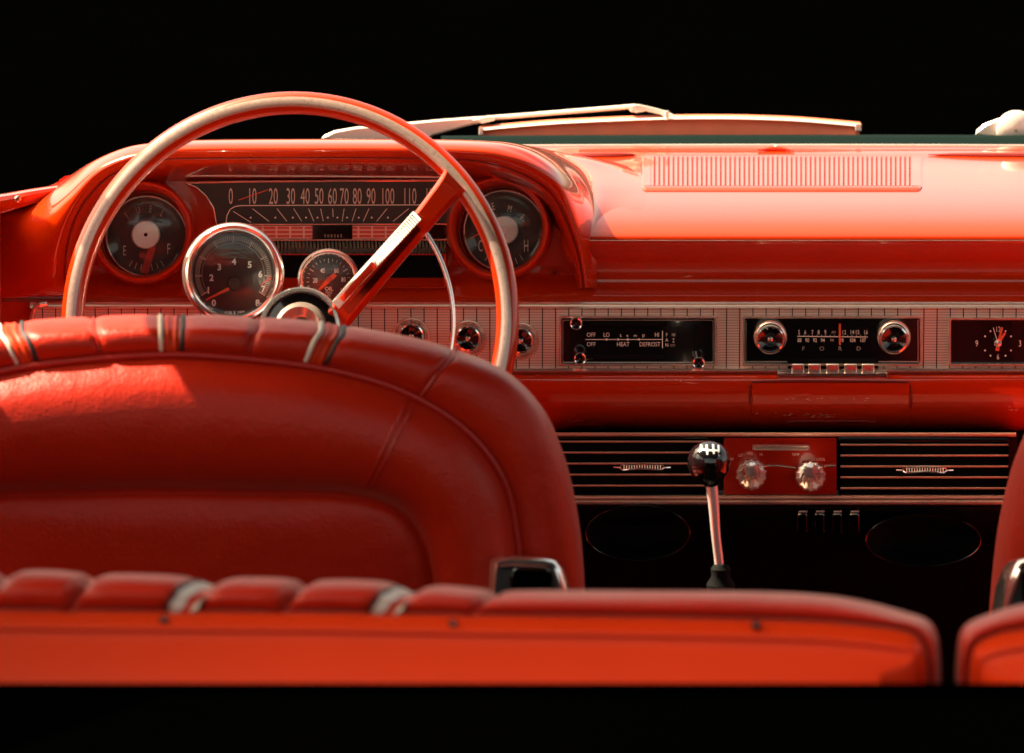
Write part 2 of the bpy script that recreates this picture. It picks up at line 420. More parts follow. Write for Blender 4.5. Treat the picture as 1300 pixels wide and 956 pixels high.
pp = [(287, 283), (288, 274), (292, 266), (298, 262.3), (306, 261), (420, 260.5), (575, 260)]
for a, b in zip(pp, pp[1:]): line(mb, *a, *b, Yt, 1.1, 'cream_print')
mb.build('numerals', sp)
mb = MB(); line(mb, 303, 254, 340, 241, Yt-.0006, 1.0, 'orange_print'); mb.build('needle', sp)
mb = MB()
box(mb, 276, 286, 311, 303.5, .0325, .034, 'black_gloss'); box(mb, 311.5, 286.5, 396.5, 303, .0318, .034, 'ruled_red'); box(mb, 397, 286, 447, 303.5, .0325, .034, 'black_gloss')
box(mb, 447.5, 286.5, 516, 303, .0318, .034, 'ruled_red'); box(mb, 516.5, 286, 566, 303.5, .0325, .034, 'black_gloss')
text(mb, '0 0 8 3 6 5', 423, 299.5, .0320, 4.2, 'dim_print', .9)
mb.build('odometer', sp)
mb = MB()
plate(mb, [(276, 306), (567, 306), (567, 322), (276, 322)], .040, .046, 'black_gloss')
x = 330
while x < 566:
    ptube(mb, [(x, 307, .036), (x+.6, 314, .028), (x, 321, .036)], .03, 1.45, 'rib_dark', 6); x += 4.6
mb.build('ribbed_strip', sp)
mb = MB(); frame(mb, rr(283, 322, 567, 366, 3), rr(286, 324, 563, 364, 2), .022, .046, 'red_paint', .5); plate(mb, rr(285, 323, 564, 365, 2), .040, .0455, 'black_matte'); mb.build('dark_recess', dash)

# ---- fuel and temperature gauges (round pods)
def pod(cx, cy, bx, by, name, label):
    mb = MB()
    ring(mb, cx, cy, [(70, .046), (68, .020), (66, .004), (64.5, -.006), (62.5, -.011), (60, -.011), (57.5, -.007), (55, .004)], 'red_paint')
    n = 72; rows = []
    for k in range(5):
        t = k/4; rows.append([at(a[0]*(1-t)+b[0]*t, a[1]*(1-t)+b[1]*t, .004+.016*t) for a, b in zip(circ(cx, cy, 55, n), circ(bx, by, 51, n))])
    grid(mb, rows, 'red_paint', True)
    g = mb.build(name, dash, label)
    mb = MB(); ring(mb, bx, by, [(53.2, .018), (52.8, .006), (51.4, .0025), (49.6, .004), (48.4, .016)], 'satin_chrome')
    ring(mb, bx-1, by, [(57.0, .010), (56, .0035), (54.8, .010)], 'bright_trim'); mb.build('bezel', g)
    mb = MB(); plate(mb, circ(bx, by, 50, 64), .020, .030, 'dial_dark'); mb.build('dial', g)
    mb = MB(); rows = []
    for r in (49, 42, 32, 20, 8, .5): rows.append([at(bx+r*math.cos(2*math.pi*k/48), by+r*math.sin(2*math.pi*k/48), .0155-.010*(1-(r/49)**2)) for k in range(48)])
    grid(mb, rows, 'lens_glass', True); mb.build('lens', g)
    return g
g = pod(180, 294, 186, 300, 'fuel_gauge', 'round red pod gauge left of the speedometer reading FUEL')
mb = MB()
for s, a in (('F', -42), ('U', -17), ('E', 8), ('L', 33)):
    text(mb, s, 186+37*math.sin(R_(a)), 300-35*math.cos(R_(a)), .0192, 9, 'dim_print', .6, a)
text(mb, 'E', 158, 318, .0192, 13, 'cream_print', .5); text(mb, 'F', 214, 316, .0192, 14, 'cream_print', .5)
for k in range(-3, 4): line(mb, 186+36*math.sin(R_(k*10)), 300+36*math.cos(R_(k*10)), 186+44*math.sin(R_(k*10)), 300+44*math.cos(R_(k*10)), .0192, .8, 'cream_print')
mb.build('lettering', g)
mb = MB(); ring(mb, 185, 298, [(18.5, .020), (18.5, .013), (17, .0105), (6, .0105), (5, .0098), (2.4, .0098)], 'hub_white', 48); plate(mb, circ(185, 298, 2.4, 16), .0099, .0115, 'black_gloss'); mb.build('hub_cap', g)
mb = MB(); plate(mb, [(190, 312), (178, 346), (188, 348), (198, 314)], .0165, .0180, 'red_print'); mb.build('needle', g)
g = pod(633, 289, 640, 293, 'temperature_gauge', 'round red pod gauge right of the speedometer reading TEMP')
mb = MB()
for s, x, y, a in (('T', 611, 273, -38), ('E', 626, 262, -12), ('M', 647, 265, 14), ('P', 663, 276, 34)): text(mb, s, x, y, .0192, 9.5, 'cream_print', .55, a)
text(mb, 'C', 610, 312, .0192, 15, 'cream_print', .42); text(mb, 'H', 668, 312, .0192, 16, 'cream_print', .42)
for k in (-3, -2, -1, 0, 1, 2, 3): line(mb, 640+37*math.sin(R_(k*11)), 293+37*math.cos(R_(k*11)), 640+45*math.sin(R_(k*11)), 293+45*math.cos(R_(k*11)), .0192, .8, 'cream_print')
mb.build('lettering', g)
mb = MB(); ring(mb, 640, 292, [(18.5, .020), (18.5, .013), (17, .0105), (6, .0105), (5, .0098), (.3, .0098)], 'hub_white', 48); mb.build('hub_cap', g)
mb = MB(); line(mb, 630, 284, 597, 303, .0165, 1.8, 'orange_print'); mb.build('needle', g)
# small screw and paint chips on the cluster
mb = MB(); ring(mb, 704, 346, [(3.2, .046), (3, .040), (.4, .039)], 'shade_gap', 20); mb.build('screw', dash)

# ---- knobs on the ruled band
def knob(cx, cy, r, Y0, parent, name='control_knob', face='black_gloss', label=None):
    mb = MB()
    ring(mb, cx+1, cy-1, [(r*1.25, Y0), (r*1.22, Y0-.004), (r*1.02, Y0-.007), (r*.98, Y0-.010)], 'bright_trim', 48)
    ring(mb, cx, cy, [(r*.98, Y0-.008), (r*.98, Y0-.022), (r*.93, Y0-.0245), (r*.82, Y0-.025), (r*.76, Y0-.0225)], 'chrome', 48)
    ring(mb, cx, cy, [(r*.77, Y0-.0228), (r*.5, Y0-.0205), (r*.2, Y0-.0195)], face, 48)
    ring(mb, cx, cy, [(r*.2, Y0-.0195), (r*.18, Y0-.0225), (r*.04, Y0-.0235)], 'bright_trim', 20)
    return mb.build(name, parent, label)
knob(522, 427, 17, .011, dash, 'wiper_knob')
knob(594, 430, 17, .011, dash, 'lighter_knob'); knob(661, 433, 17, .011, dash, 'lamp_knob')
mb = MB()
for cx, cy, s in ((522, 427, 'WIPER'), (594, 430, 'PULL'), (661, 433, 'LIGHTS')):
    frame(mb, circ(cx, cy, 24, 40), circ(cx, cy, 20.5, 40), .0085, .011, 'bright_trim')
for k, ch in enumerate('WIPER'):
    a = -34+k*17; text(mb, ch, 522+18.6*math.sin(R_(a)), 427-18.6*math.cos(R_(a)), -.001, 4.5, 'black_gloss', .9, a)
mb.build('knob_collar', dash)

# ---- heater control
h = MB(); o_ = rr(709.5, 401, 911, 465, 2.5); i_ = rr(713, 404.5, 907, 461.5, 2)
frame(h, o_, i_, .003, .011, 'bright_trim', .9); heat = h.build('heater_control', dash)
mb = MB(); plate(mb, rr(712, 403, 908, 463, 2), .0085, .0105, 'black_gloss', .3)
frame(mb, rr(714, 406, 906, 460.5, 2), rr(715.2, 407.2, 904.8, 459.3, 2), .0078, .0086, 'bright_trim', .3)
for q in ((741, 407.5, 843, 413.5), (741, 450, 843, 455.5), (881.5, 412, 888, 452)): box(mb, *q, .0070, .0085, 'black_matte', .4)
mb.build('panel', heat)
mb = MB(); Yt = .0080
for s, x, y, hh, q in (('OFF', 750.5, 425, 5.6, .85), ('LO', 770, 425, 5.6, .8), ('t', 788, 426, 5, 1), ('e', 796.5, 426.5, 4, 1.1), ('m', 806.5, 426.5, 4, 1), ('p', 817, 427, 5, 1), ('HI', 834, 425, 5.6, .8), ('OFF', 750.5, 437, 5.6, .85), ('HEAT', 791, 437, 5.6, .85), ('DEFROST', 825, 437, 5.6, .82), ('F', 846.5, 425, 4.5, .9), ('A', 846.5, 431.5, 4.5, .9), ('N', 846.5, 438, 4.5, .9), ('HI', 855, 425, 4, .8), ('OFF', 854, 438.5, 3.4, .8)):
    text(mb, s, x, y, Yt, hh, 'cream_print' if hh > 3.5 else 'dim_print', q)
line(mb, 743, 431, 841, 431, Yt, .9, 'cream_print'); line(mb, 841, 420, 841, 442, Yt, 1.0, 'cream_print')
for x in (770, 785, 797, 811): plate(mb, circ(x, 431, 1.5, 10), Yt-.0002, Yt+.0004, 'cream_print')
for y in (430.5, 434): plate(mb, circ(855, y, .9, 8), Yt-.0002, Yt+.0004, 'cream_print')
mb.build('lettering', heat)
for x, y, sx_, sy_ in ((731.5, 411, 746, 410), (736.5, 455.5, 752, 453), (887, 461, 884, 446)):
    mb = MB(); ring(mb, x, y, [(6, .008), (6, -.004), (8.2, -.008), (8.2, -.013), (7.2, -.015), (6, -.0145), (5.6, -.012)], 'chrome', 36)
    ring(mb, x, y, [(5.7, -.012), (1.8, -.011), (1.6, -.013), (.2, -.0135)], 'black_gloss', 24)
    ptube(mb, [(x, y, .0), (sx_, sy_, .004)], .0, 3.2, 'dark_chrome', 8); mb.build('slider_knob', heat)

# ---- radio
h = MB(); frame(h, rr(942, 401, 1171, 465, 2.5), rr(945.5, 404.5, 1167.5, 461.5, 2), .003, .011, 'bright_trim', .9); radio = h.build('radio', dash)
mb = MB(); plate(mb, rr(944, 403, 1169, 463, 2), .0085, .0105, 'black_gloss', .3)
for x0, x1 in ((947, 1001), (1113, 1166)): line(mb, x0, 459, x1, 459, .0082, 1.2, 'bright_trim')
line(mb, 1165.5, 406, 1165.5, 460, .0082, 1.2, 'bright_trim'); line(mb, 947, 406, 947, 460, .0082, 1, 'bright_trim')
mb.build('panel', radio)
mb = MB(); z = lambda x, y: (920+x/3.421, 370+y/3.421)
for s, x in (('5', 323), ('6', 350), ('7', 381), ('8', 408), ('9', 437), ('AM', 473), ('12', 518), ('14', 553), ('15', 576), ('16', 612)):
    px, py = z(x, 177); text(mb, s, px, py, .0080, 5.6 if s != 'AM' else 3.8, 'cream_print' if s != 'AM' else 'dim_print', .75)
for s, x in (('88', 325), ('90', 358), ('92', 392), ('94', 426), ('FM', 466), ('98', 508), ('104', 555), ('107', 600)):
    px, py = z(x, 212); text(mb, s, px, py, .0080, 5.0 if s != 'FM' else 3.6, 'cream_print' if s != 'FM' else 'dim_print', .75, bold=.01)
(a, b), (c, d) = z(315, 195), z(622, 198); line(mb, a, b, c, d, .0080, 1.1, 'cream_print')
for k in range(16):
    px, py = z(325+k*19, 190); line(mb, px, py-.6, px, py+2, .0080, .5, 'cream_print')
for s, x in (('F', 342), ('O', 422), ('R', 501), ('D', 582)):
    px, py = z(x, 248); text(mb, s, px, py, .0080, 5.2, 'dim_print', 1.1)
mb.build('dial_lettering', radio)
mb = MB(); box(mb, 1065, 411, 1067.6, 438, .0060, .0078, 'orange_print', .3); mb.build('dial_pointer', radio)
def bigknob(cx, cy, parent):
    mb = MB()
    ring(mb, cx, cy-3, [(21.5, .009), (21.3, .000), (19.5, -.003), (17.5, -.004)], 'bright_trim', 60)
    ring(mb, cx, cy, [(19, .0), (19, -.012), (17.8, -.0145), (16, -.015), (15.2, -.012)], 'chrome', 60)
    ring(mb, cx, cy, [(15.3, -.0125), (10, -.0095), (4, -.0085)], 'black_gloss', 48)
    ring(mb, cx, cy, [(4, -.0085), (3.4, -.0115), (.3, -.0125)], 'bright_trim', 24); mb.build('tuning_knob', parent)
bigknob(978, 431, radio); bigknob(1135, 431, radio)
mb = MB(); plate(mb, rr(1000, 455, 1115, 470, 2), .004, .009, 'black_matte'); mb.build('button_well', radio)
for k, x in enumerate((1005, 1026, 1049, 1072, 1094)):
    mb = MB(); plate(mb, rr(x, 462, x+16, 473, 1.5), -.012, .006, 'bright_trim', 1.2); plate(mb, rr(x+3, 464.5, x+13, 469, 1), -.0128, -.011, 'red_print', .2); mb.build('push_button', radio)
mb = MB(); xbar(mb, [987, 1126], [(469, .008), (470.5, -.006), (472, -.011), (474, -.013), (477, -.012), (479.5, -.006), (480.5, .002)], 'chrome')
for x in (987, 1126): plate(mb, [(x-.8, 470), (x+.8, 470), (x+.8, 480), (x-.8, 480)], -.0125, .006, 'chrome', .2)
mb.build('button_lip', radio)

# ---- clock
h = MB(); frame(h, rr(1204, 403, 1412, 465, 2.5), rr(1207.5, 406.5, 1408.5, 461.5, 2), .003, .011, 'bright_trim', .9); clock = h.build('clock', dash)
mb = MB(); plate(mb, rr(1206, 405, 1410, 463, 2), .0085, .0105, 'black_gloss', .3); mb.build('dial', clock)
mb = MB()
cx, cy = 1267, 436
for k in range(12):
    a = R_(30*k); x, y = cx+19*math.sin(a), cy-18*math.cos(a)
    if k % 3: plate(mb, circ(x, y, 1.2, 8), .0078, .0086, 'cream_print')
text(mb, '12', cx, cy-18, .0079, 7, 'cream_print', .7); text(mb, '3', cx+28, cy, .0079, 8, 'cream_print', .7); text(mb, '6', cx, cy+17, .0079, 7, 'cream_print', .7); text(mb, '9', cx-27, cy, .0079, 8, 'cream_print', .7)
mb.build('numerals', clock)
mb = MB()
plate(mb, [(cx-3.5, cy+9), (cx-1.5, cy), (cx+4, cy-21), (cx+6.5, cy-20), (cx+2.2, cy+1), (cx+1.5, cy+10)], .0060, .0072, 'orange_print')
plate(mb, [(cx-2, cy), (cx+8, cy-14), (cx+10.5, cy-13), (cx+2, cy+1)], .0050, .0059, 'orange_print')
line(mb, cx, cy, cx-6, cy-20, .0045, .8, 'cream_print')
ring(mb, cx, cy, [(5, .0045), (5, .002), (3.5, .0006), (.2, .0002)], 'crystal', 24); mb.build('clock_hands', clock)

# ---- ashtray door in the lower panel
def kneeY(py):
    for (a, Ya), (b, Yb) in zip(PK, PK[1:]):
        if a <= py <= b: return Ya+(Yb-Ya)*(py-a)/(b-a)
    return .06
mb = MB()
kn = lambda x, y, h=0: at(x, y, kneeY(y)-h)
edge = [(952, 540), (952, 510), (952, 494), (954, 487), (960, 484.5), (1000, 484), (1055, 484), (1110, 484.5), (1148, 485), (1155, 488), (1157, 496), (1157, 515), (1157, 541)]
tube(mb, cr([kn(x, y, .0003) for x, y in edge], 5), .0011, 'shade_gap', 6)
rows = []
for k in range(9):
    y = 486.5+53*k/8; rows.append([kn(x, y, h) for x, h in ((954, .0005), (955.5, .003), (1153.5, .003), (1155, .0005))])
grid(mb, rows, 'red_paint')
door = mb.build('ashtray_door', dash)
mb = MB(); ptube(mb, [(999, 536, .020), (1010, 534.5, .017), (1100, 534.5, .017), (1111, 536, .020)], .018, 1.6, 'shade_gap'); mb.build('pull_lip', door)
mb = MB()
rnd = random.Random(3)
for x0, x1, y0, n, h in ((924, 945, 526, 5, .0006), (957, 1062, 525, 34, .0034), (995, 1105, 506, 26, .0034), (1279, 1292, 520, 10, .0006), (706, 714, 512, 8, .0006), (712, 790, 535, 12, .0006), (840, 870, 482, 5, .0006)):
    for k in range(n):
        x = rnd.uniform(x0, x1); y = y0+rnd.gauss(0, 1.4)+(3 if x0 == 957 else 0)*(x-x0)/(x1-x0); L = rnd.uniform(.8, 5); w = rnd.uniform(.2, .55)
        a, b, c, d = kn(x, y, h), kn(x+L, y+rnd.uniform(-.6, .6), h), kn(x+L*.8, y+w*1.6, h), kn(x+L*.1, y+w, h)
        mb.add([a, b, c, d], [[0, 1, 2, 3]], 'paint_scuff')
pc = mb.build('paint_chips', dash); pc['kind'] = 'stuff'

# ================================================================== AIR CONDITIONER
ac = thing('air_conditioner', 'chrome edged air conditioner hung under the dashboard with two louvred vents', 'air conditioner', at(997, 640, .05))
AY = -.03
mb = MB()
plate(mb, rr(700, 551, 1292, 637, 4), AY+.012, .25, 'black_gloss')
mb.build('housing', ac)
mb = MB()
xbar(mb, [700, 1290], [(549, AY+.02), (549.5, AY+.004), (551, AY), (553, AY+.001), (554.5, AY+.006), (554.5, AY+.02)], 'slat_trim')
xbar(mb, [700, 1290], [(628, AY+.02), (628.5, AY+.004), (630.5, AY-.003), (632.5, AY-.003), (634, AY+.002)], 'slat_trim')
xbar(mb, [700, 1290], [(634, AY+.002), (635, AY-.004), (637.5, AY-.009), (640, AY-.008), (642, AY+.002), (643, AY+.02)], 'bright_trim')
mb.build('chrome_edge', ac)
def vent(x0, x1, y0, y1, hx, nm):
    mb = MB(); frame(mb, rr(x0-2, y0-2, x1+2, y1+2, 2), rr(x0, y0, x1, y1, 2), AY+.001, AY+.012, 'dark_chrome', .5); plate(mb, rr(x0, y0, x1, y1, 2), AY+.0115, AY+.013, 'black_matte'); v = mb.build('louvred_vent', ac, nm)
    mb = MB(); n = 5
    for k in range(n):
        y = y0+(y1-y0)*(k+.25)/n; Y0 = AY+.001
        xbar(mb, [x0, x1], [(y-.6, Y0+.010), (y-1.2, Y0+.001), (y, Y0-.0005), (y+1.2, Y0+.001), (y+1.6, Y0+.010)], 'slat_trim')
    mb.build('louvres', v)
    mb = MB()
    for k in range(int((x1-x0)/17)): box(mb, x0+12+k*17, y0, x0+13.5+k*17, y1, AY+.0110, AY+.0114, 'black_matte', .2)
    mb.build('fins', v)
    yk = y0+(y1-y0)*.52
    mb = MB()
    ptube(mb, [(hx-36, yk, AY), (hx-28, yk, AY-.003), (hx-26, yk-3, AY-.006), (hx, yk-4.6, AY-.009), (hx+26, yk-3, AY-.006), (hx+28, yk, AY-.003), (hx+36, yk, AY)], AY, 1.1, 'chrome')
    ptube(mb, [(hx-27, yk+1, AY-.004), (hx-24, yk+3.5, AY-.007), (hx, yk+1.8, AY-.010), (hx+24, yk+3.5, AY-.007), (hx+27, yk+1, AY-.004)], AY, 1.3, 'chrome')
    for k in range(15): ptube(mb, [(hx-23+k*3.3, yk-3.2, AY-.007), (hx-23+k*3.3, yk+2.6, AY-.008)], AY, .7, 'bright_trim', 5)
    mb.build('vent_tab', v)
vent(706, 897, 557, 627, 815, 'left louvred vent beside the shift knob'); vent(1067, 1280, 561, 630, 1174, 'right louvred vent beside the passenger seat')
mb = MB(); plate(mb, rr(919, 556, 1062, 628, 2), AY+.002, AY+.011, 'plate_red', .6); cp = mb.build('control_plate', ac)
mb = MB(); frame(mb, rr(955, 565.5, 1028, 572, 2), rr(957, 567, 1026, 570.5, 1), AY-.001, AY+.003, 'bright_trim', .3); plate(mb, rr(957, 567, 1026, 570.5, 1), AY+.0002, AY+.002, 'bright_trim', .8); mb.build('indicator_slot', cp)
mb = MB()
for s, x, y in (('OFF', 928, 583), ('LO', 940, 578), ('MED', 952, 576), ('HI', 966, 577), ('TEMP', 1010, 577), ('COOL', 1042, 583)): text(mb, s, x, y, AY+.0012, 3.6, 'paint_scuff', .8)
mb.build('lettering', cp)
mb = MB(); ptube(mb, [(968, 592, AY), (985, 591, AY-.001), (1010, 594, AY)], AY, 1.0, 'bright_trim', 6); mb.build('trim_wire', cp)
mb = MB(); ptube(mb, [(1046, 592, AY), (1061, 591, AY)], AY, 1.2, 'bright_trim', 6); mb.build('trim_wire', cp)
for x, y in ((954, 601), (1029, 603)):
    mb = MB(); c0 = at(x, y, AY)
    n = 28; rows = []
    for r, dy, oy in ((18.5, .001, 2), (19, -.003, 2), (16, -.008, 1), (12, -.011, 0), (10.5, -.022, -4), (9, -.026, -5), (3, -.027, -5.5)):
        rows.append([at(x+(r*(1+(.07 if k % 2 else -.03)))*math.cos(2*math.pi*k/n), y+oy+r*(1+(.07 if k % 2 else -.03))*math.sin(2*math.pi*k/n), AY+dy) for k in range(n)])
    grid(mb, rows, 'crystal', True); mb.add(rows[-1], [list(range(n))], 'crystal'); mb.build('control_knob', cp)
# glossy lower shelf, button reflections modelled as solid tabs, two round outlets
mb = MB()
xbar(mb, [720+k*10 for k in range(58)], [(641, AY+.004), (644, AY-.004), (650, AY-.002), (664, AY+.02), (684, AY+.07), (700, AY+.14)], 'black_gloss'); mb.build('lower_shelf', ac)
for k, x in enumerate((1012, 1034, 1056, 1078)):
    mb = MB(); pts = rr(x, 652, x+13, 678, 3); plate(mb, pts, AY-.012, AY+.03, 'dark_chrome', 1.5); ptube(mb, [(x+2, 649.5), (x+13, 649.5)], AY-.008, 1.3, 'bright_trim'); mb.build('reflection_tab', ac)
for cx, cy, rx, ry in ((810, 677, 66, 35), (1172, 686, 73, 33)):
    mb = MB(); P = [at(x, y, AY-.01+.03*(1 if y < cy else 0)*0) for x, y in circ(cx, cy, rx, 56, ry)]
    tube(mb, P, .0008, 'dark_chrome', 8, True)
    loops(mb, [(circ(cx, cy, rx, 56, ry), AY-.01), (circ(cx, cy, rx*.93, 56, ry*.9), AY+.01), (circ(cx, cy, rx*.5, 56, ry*.5), AY+.03), (circ(cx, cy, 3, 56), AY+.032)], 'black_matte', False, True)
    mb.build('round_outlet', ac)

# ================================================================== STEERING WHEEL
WC = at(367, 408, -.32); HC = at(384, 419, -.25)
nrm = (WC-HC).normalized()
e1 = nrm.cross(Vector((0, 0, 1))).normalized() * -1
if e1.x < 0: e1 = -e1
e2 = (nrm.cross(e1)).normalized()
if e2.z < 0: e2 = -e2
wheel = thing('steering_wheel', 'large thin red steering wheel with chrome horn ring in front of the gauges', 'steering wheel', HC)
Rw = m_of(279.5, -.32)
def rimpt(a, r=0, h=0): return WC + (e1*math.cos(a)+e2*math.sin(a))*(Rw+r) + nrm*h
mb = MB(); N = 180; n = 24; a_, b_ = .0103, .0103
rows = []
for i in range(N+1):
    a = 2*math.pi*i/N
    rows.append([rimpt(a, a_*math.cos(2*math.pi*k/n), b_*math.sin(2*math.pi*k/n)*.95) for k in range(n)])
grid(mb, rows, 'red_paint', True); mb.build('rim', wheel)
mb = MB(); rows = []
for i in range(N+1):
    a = 2*math.pi*i/N
    rows.append([rimpt(a, x, z_) for x, z_ in ((-.0046, .0075), (-.0044, .0097), (-.0024, .0105), (0, .0107), (.0024, .0105), (.0044, .0097), (.0046, .0075))])
grid(mb, rows, 'sparkle_insert'); mb.build('rim_insert', wheel)
mb = MB()
def hubpt(a, r, h): return HC + (e1*math.cos(a)+e2*math.sin(a))*r + nrm*h
def hubring(mb, prof, mat, n=72):
    grid(mb, [[hubpt(2*math.pi*k/n, m_of(r, -.25), h) for k in range(n)] for r, h in prof], mat, True)
hubring(mb, [(44, -.03), (50, -.012), (53.5, .0), (53.5, .010), (51, .0145), (48, .0145), (46, .012)], 'chrome')
hubring(mb, [(46, .012), (45, .010), (34, .012)], 'black_gloss')
hubring(mb, [(34, .012), (32, .017), (27, .0185), (18, .014), (15, .0125)], 'bright_trim')
hubring(mb, [(15, .0125), (13, .011), (2, .013), (.1, .013)], 'dark_chrome'); mb.build('horn_button', wheel)
# spokes
def px2w(s, w, Y): # spoke frame in image pixels
    x = 384+.718*s+.696*w; y = 419-.696*s+.718*w; return at(x, y, Y)
def rot180(p): d = p-HC; return HC + nrm*d.dot(nrm) - (d-nrm*d.dot(nrm))
stat = [(30, 2, 40, -.253), (55, 2, 37, -.262), (100, -1, 32, -.281), (150, -4, 27, -.297), (200, -8, 22, -.312), (235, -13, 19, -.318), (262, -18, 18, -.320), (272, -22, 20, -.320)]
def spoke(fn):
    mb = MB(); rows = []
    for s, l, r, Y in stat:
        rows.append([fn(px2w(s, w, Y+d)) for w, d in ((l+1, .010), (l, .004), (l+1.5, -.001), (l+5, -.004), (r-7, -.004), (r-2, .0), (r, .006), (r-1, .010))])
    rows = list(zip(*[cr(list(c), 5) for c in zip(*rows)])); grid(mb, [list(r) for r in rows], 'red_paint', True)
    sp = mb.build('spoke', wheel)
    mb = MB(); st = [(52, 1, 14, -.268), (100, -3, 11, -.288), (150, -6, 8, -.304), (206, -9.5, 5, -.319)]
    rows = []
    for s, l, r, Y in st: rows.append([fn(px2w(s, w, Y+d)) for w, d in ((l-1, .010), (l-1, .004), (l, .0025), (r-1.2, -.0045), (r, -.003), (r, .006))])
    rr_ = [list(c) for c in zip(*[cr(list(c), 6) for c in zip(*rows)])]; grid(mb, rr_, 'satin_chrome')
    mb.add([rr_[-1][i] for i in range(6)], [[0, 1, 2, 3, 4, 5]], 'satin_chrome')
    for k in range(22):
        s = 128+k*3.5; t = (s-100)/106; l = -3-6.5*t; r = 11-6*t; Y = -.288-.031*t-.0026
        if s < 150: Y = -.288-.016*(s-100)/50-.0026
        else: Y = -.304-.015*(s-150)/56-.0026
        tube(mb, [fn(px2w(s, l+.5, Y+.0045)), fn(px2w(s, r-1, Y-.0015))], .0009, 'satin_chrome', 6)
    mb.build('spoke_trim', sp)
    mb = MB(); rows = []
    for s, l, r, Y in [(62, 3.5, 11, -.2745), (95, .5, 9, -.2882), (124, -1.5, 8, -.2972)]: rows.append([fn(px2w(s, w, Y+dd)) for w, dd in ((l, -.0008), ((l+r)/2, -.0036), (r, -.0052))])
    grid(mb, rows, 'plate_red'); mb.build('red_inlay', sp)
    mb = MB(); rows = []
    for s, l, r, Y in [(56, 17, 27, -.2665), (110, 13, 22, -.2892), (170, 8, 16, -.3076), (196, 6, 13, -.3154)]: rows.append([fn(px2w(s, w, Y-.0018)) for w in (l, r)])
    grid(mb, rows, 'dark_chrome'); mb.build('dark_inlay', sp)
spoke(lambda p: p); spoke(rot180)
# horn ring: half circle on the lower side
a0 = math.atan2(151, 146); Rh = m_of(204, -.30)
mb = MB(); P = []
for k in range(61):
    a = a0-.10-(math.pi-.2)*k/60; P.append(HC+(e1*math.cos(a)+e2*math.sin(a))*Rh+nrm*(.050-.010*math.sin(math.pi*k/60)))
tube(mb, P, .0021, 'chrome', 12); sphere(mb, P[0], .004, 'chrome', 16); sphere(mb, P[-1], .004, 'chrome', 16); mb.build('horn_ring', wheel)
# column behind the hub
mb = MB(); P = [HC-nrm*t for t in (.012, .05, .12, .22, .30)]
tube(mb, P, [.034, .030, .028, .028, .030], 'red_paint', 32); mb.build('column', wheel)

# ================================================================== ADD-ON GAUGES
def gauge(name, label, cx, cy, ro, ri, Y, cupdepth):
    t = thing(name, label, 'gauge', at(cx, cy+ro, Y))
    mb = MB(); ring(mb, cx, cy, [(ro*.9, Y+cupdepth), (ro*.93, Y+cupdepth*.4), (ro*.95, Y+.012)], 'chrome', 80); 
    loops(mb, [(circ(cx, cy, ro*.9, 80), Y+cupdepth), (circ(cx, cy, 2, 80), Y+cupdepth+.004)], 'chrome', False, True); mb.build('cup', t)
    mb = MB(); k = (ro-ri)
    ring(mb, cx, cy, [(ro*.95, Y+.012), (ro*.99, Y+.006), (ro, Y+.001), (ro-k*.12, Y-.004), (ro-k*.3, Y-.006), (ro-k*.5, Y-.005), (ro-k*.62, Y-.001), (ro-k*.75, Y-.0015), (ro-k*.88, Y+.001), (ri, Y+.008)], 'satin_chrome', 96); mb.build('bezel', t)
    mb = MB(); plate(mb, circ(cx, cy, ri+1, 72), Y+.0075, Y+.012, 'dial_black'); mb.build('dial', t)
    mb = MB(); grid(mb, [[at(cx+r*math.cos(2*math.pi*q/48), cy+r*math.sin(2*math.pi*q/48), Y+.0035-.004*(1-(r/ri)**2)) for q in range(48)] for r in (ri+1, ri*.8, ri*.5, ri*.2, .3)], 'lens_glass', True); mb.build('lens', t)
    return t
Yg = -.17
t = gauge('tachometer', 'larger round chrome tachometer numbered 0 to 8 clamped behind the steering wheel', 296, 347, 65, 50.5, Yg, .07)
cx, cy = 296, 348; Yd = Yg+.0070
mb = MB()
def tp(ang, r): return (cx+r*math.sin(R_(ang)), cy-r*math.cos(R_(ang)))
for k in range(81):
    ang = -124+k*3.1; L = 8.5 if k % 10 == 0 else 6
    a, b = tp(ang, 48.5), tp(ang, 48.5-L); line(mb, *a, *b, Yd, 1.0 if k % 10 == 0 else .55, 'cream_print')
pts = [tp(-124+k*4.96, 39.5) for k in range(51)]
for a, b in zip(pts, pts[1:]): line(mb, *a, *b, Yd, .5, 'dim_print')
for s, x, y in (('0', 271.5, 384.5), ('1', 264.5, 368.5), ('2', 268.5, 352.5), ('3', 278.5, 339), ('4', 297, 332), ('5', 317, 336), ('6', 330.5, 348), ('7', 334, 367), ('8', 327, 384.5)):
    text(mb, s, x, y, Yd, 8.6, 'white_print', .95, bold=.035)
text(mb, 'RPM X 1000', 298, 396.5, Yd, 4, 'white_print', .9, bold=.01)
a, b, c, d = tp(97, 49), tp(92, 49), tp(92, 36), tp(95, 35)
mb.add([at(*q, Yd-.0002) for q in (a, b, (331, 361), (330, 363))], [[0, 1, 2, 3]], 'red_print')
mb.build('dial_markings', t)
mb = MB(); plate(mb, [(260.5, 380), (262, 381.5), (292, 368), (290, 364.5)], Yd-.0012, Yd-.0004, 'orange_print'); plate(mb, circ(297.5, 360, 9, 32), Yd-.0030, Yd-.0005, 'dial_dark', 1)
mb.build('needle', t)
t = gauge('oil_gauge', 'smaller round chrome oil pressure gauge between the tachometer and wheel spoke', 417, 355, 39.5, 30.5, -.16, .05)
Yd = -.16+.0070; mb = MB(); cx, cy = 417, 356
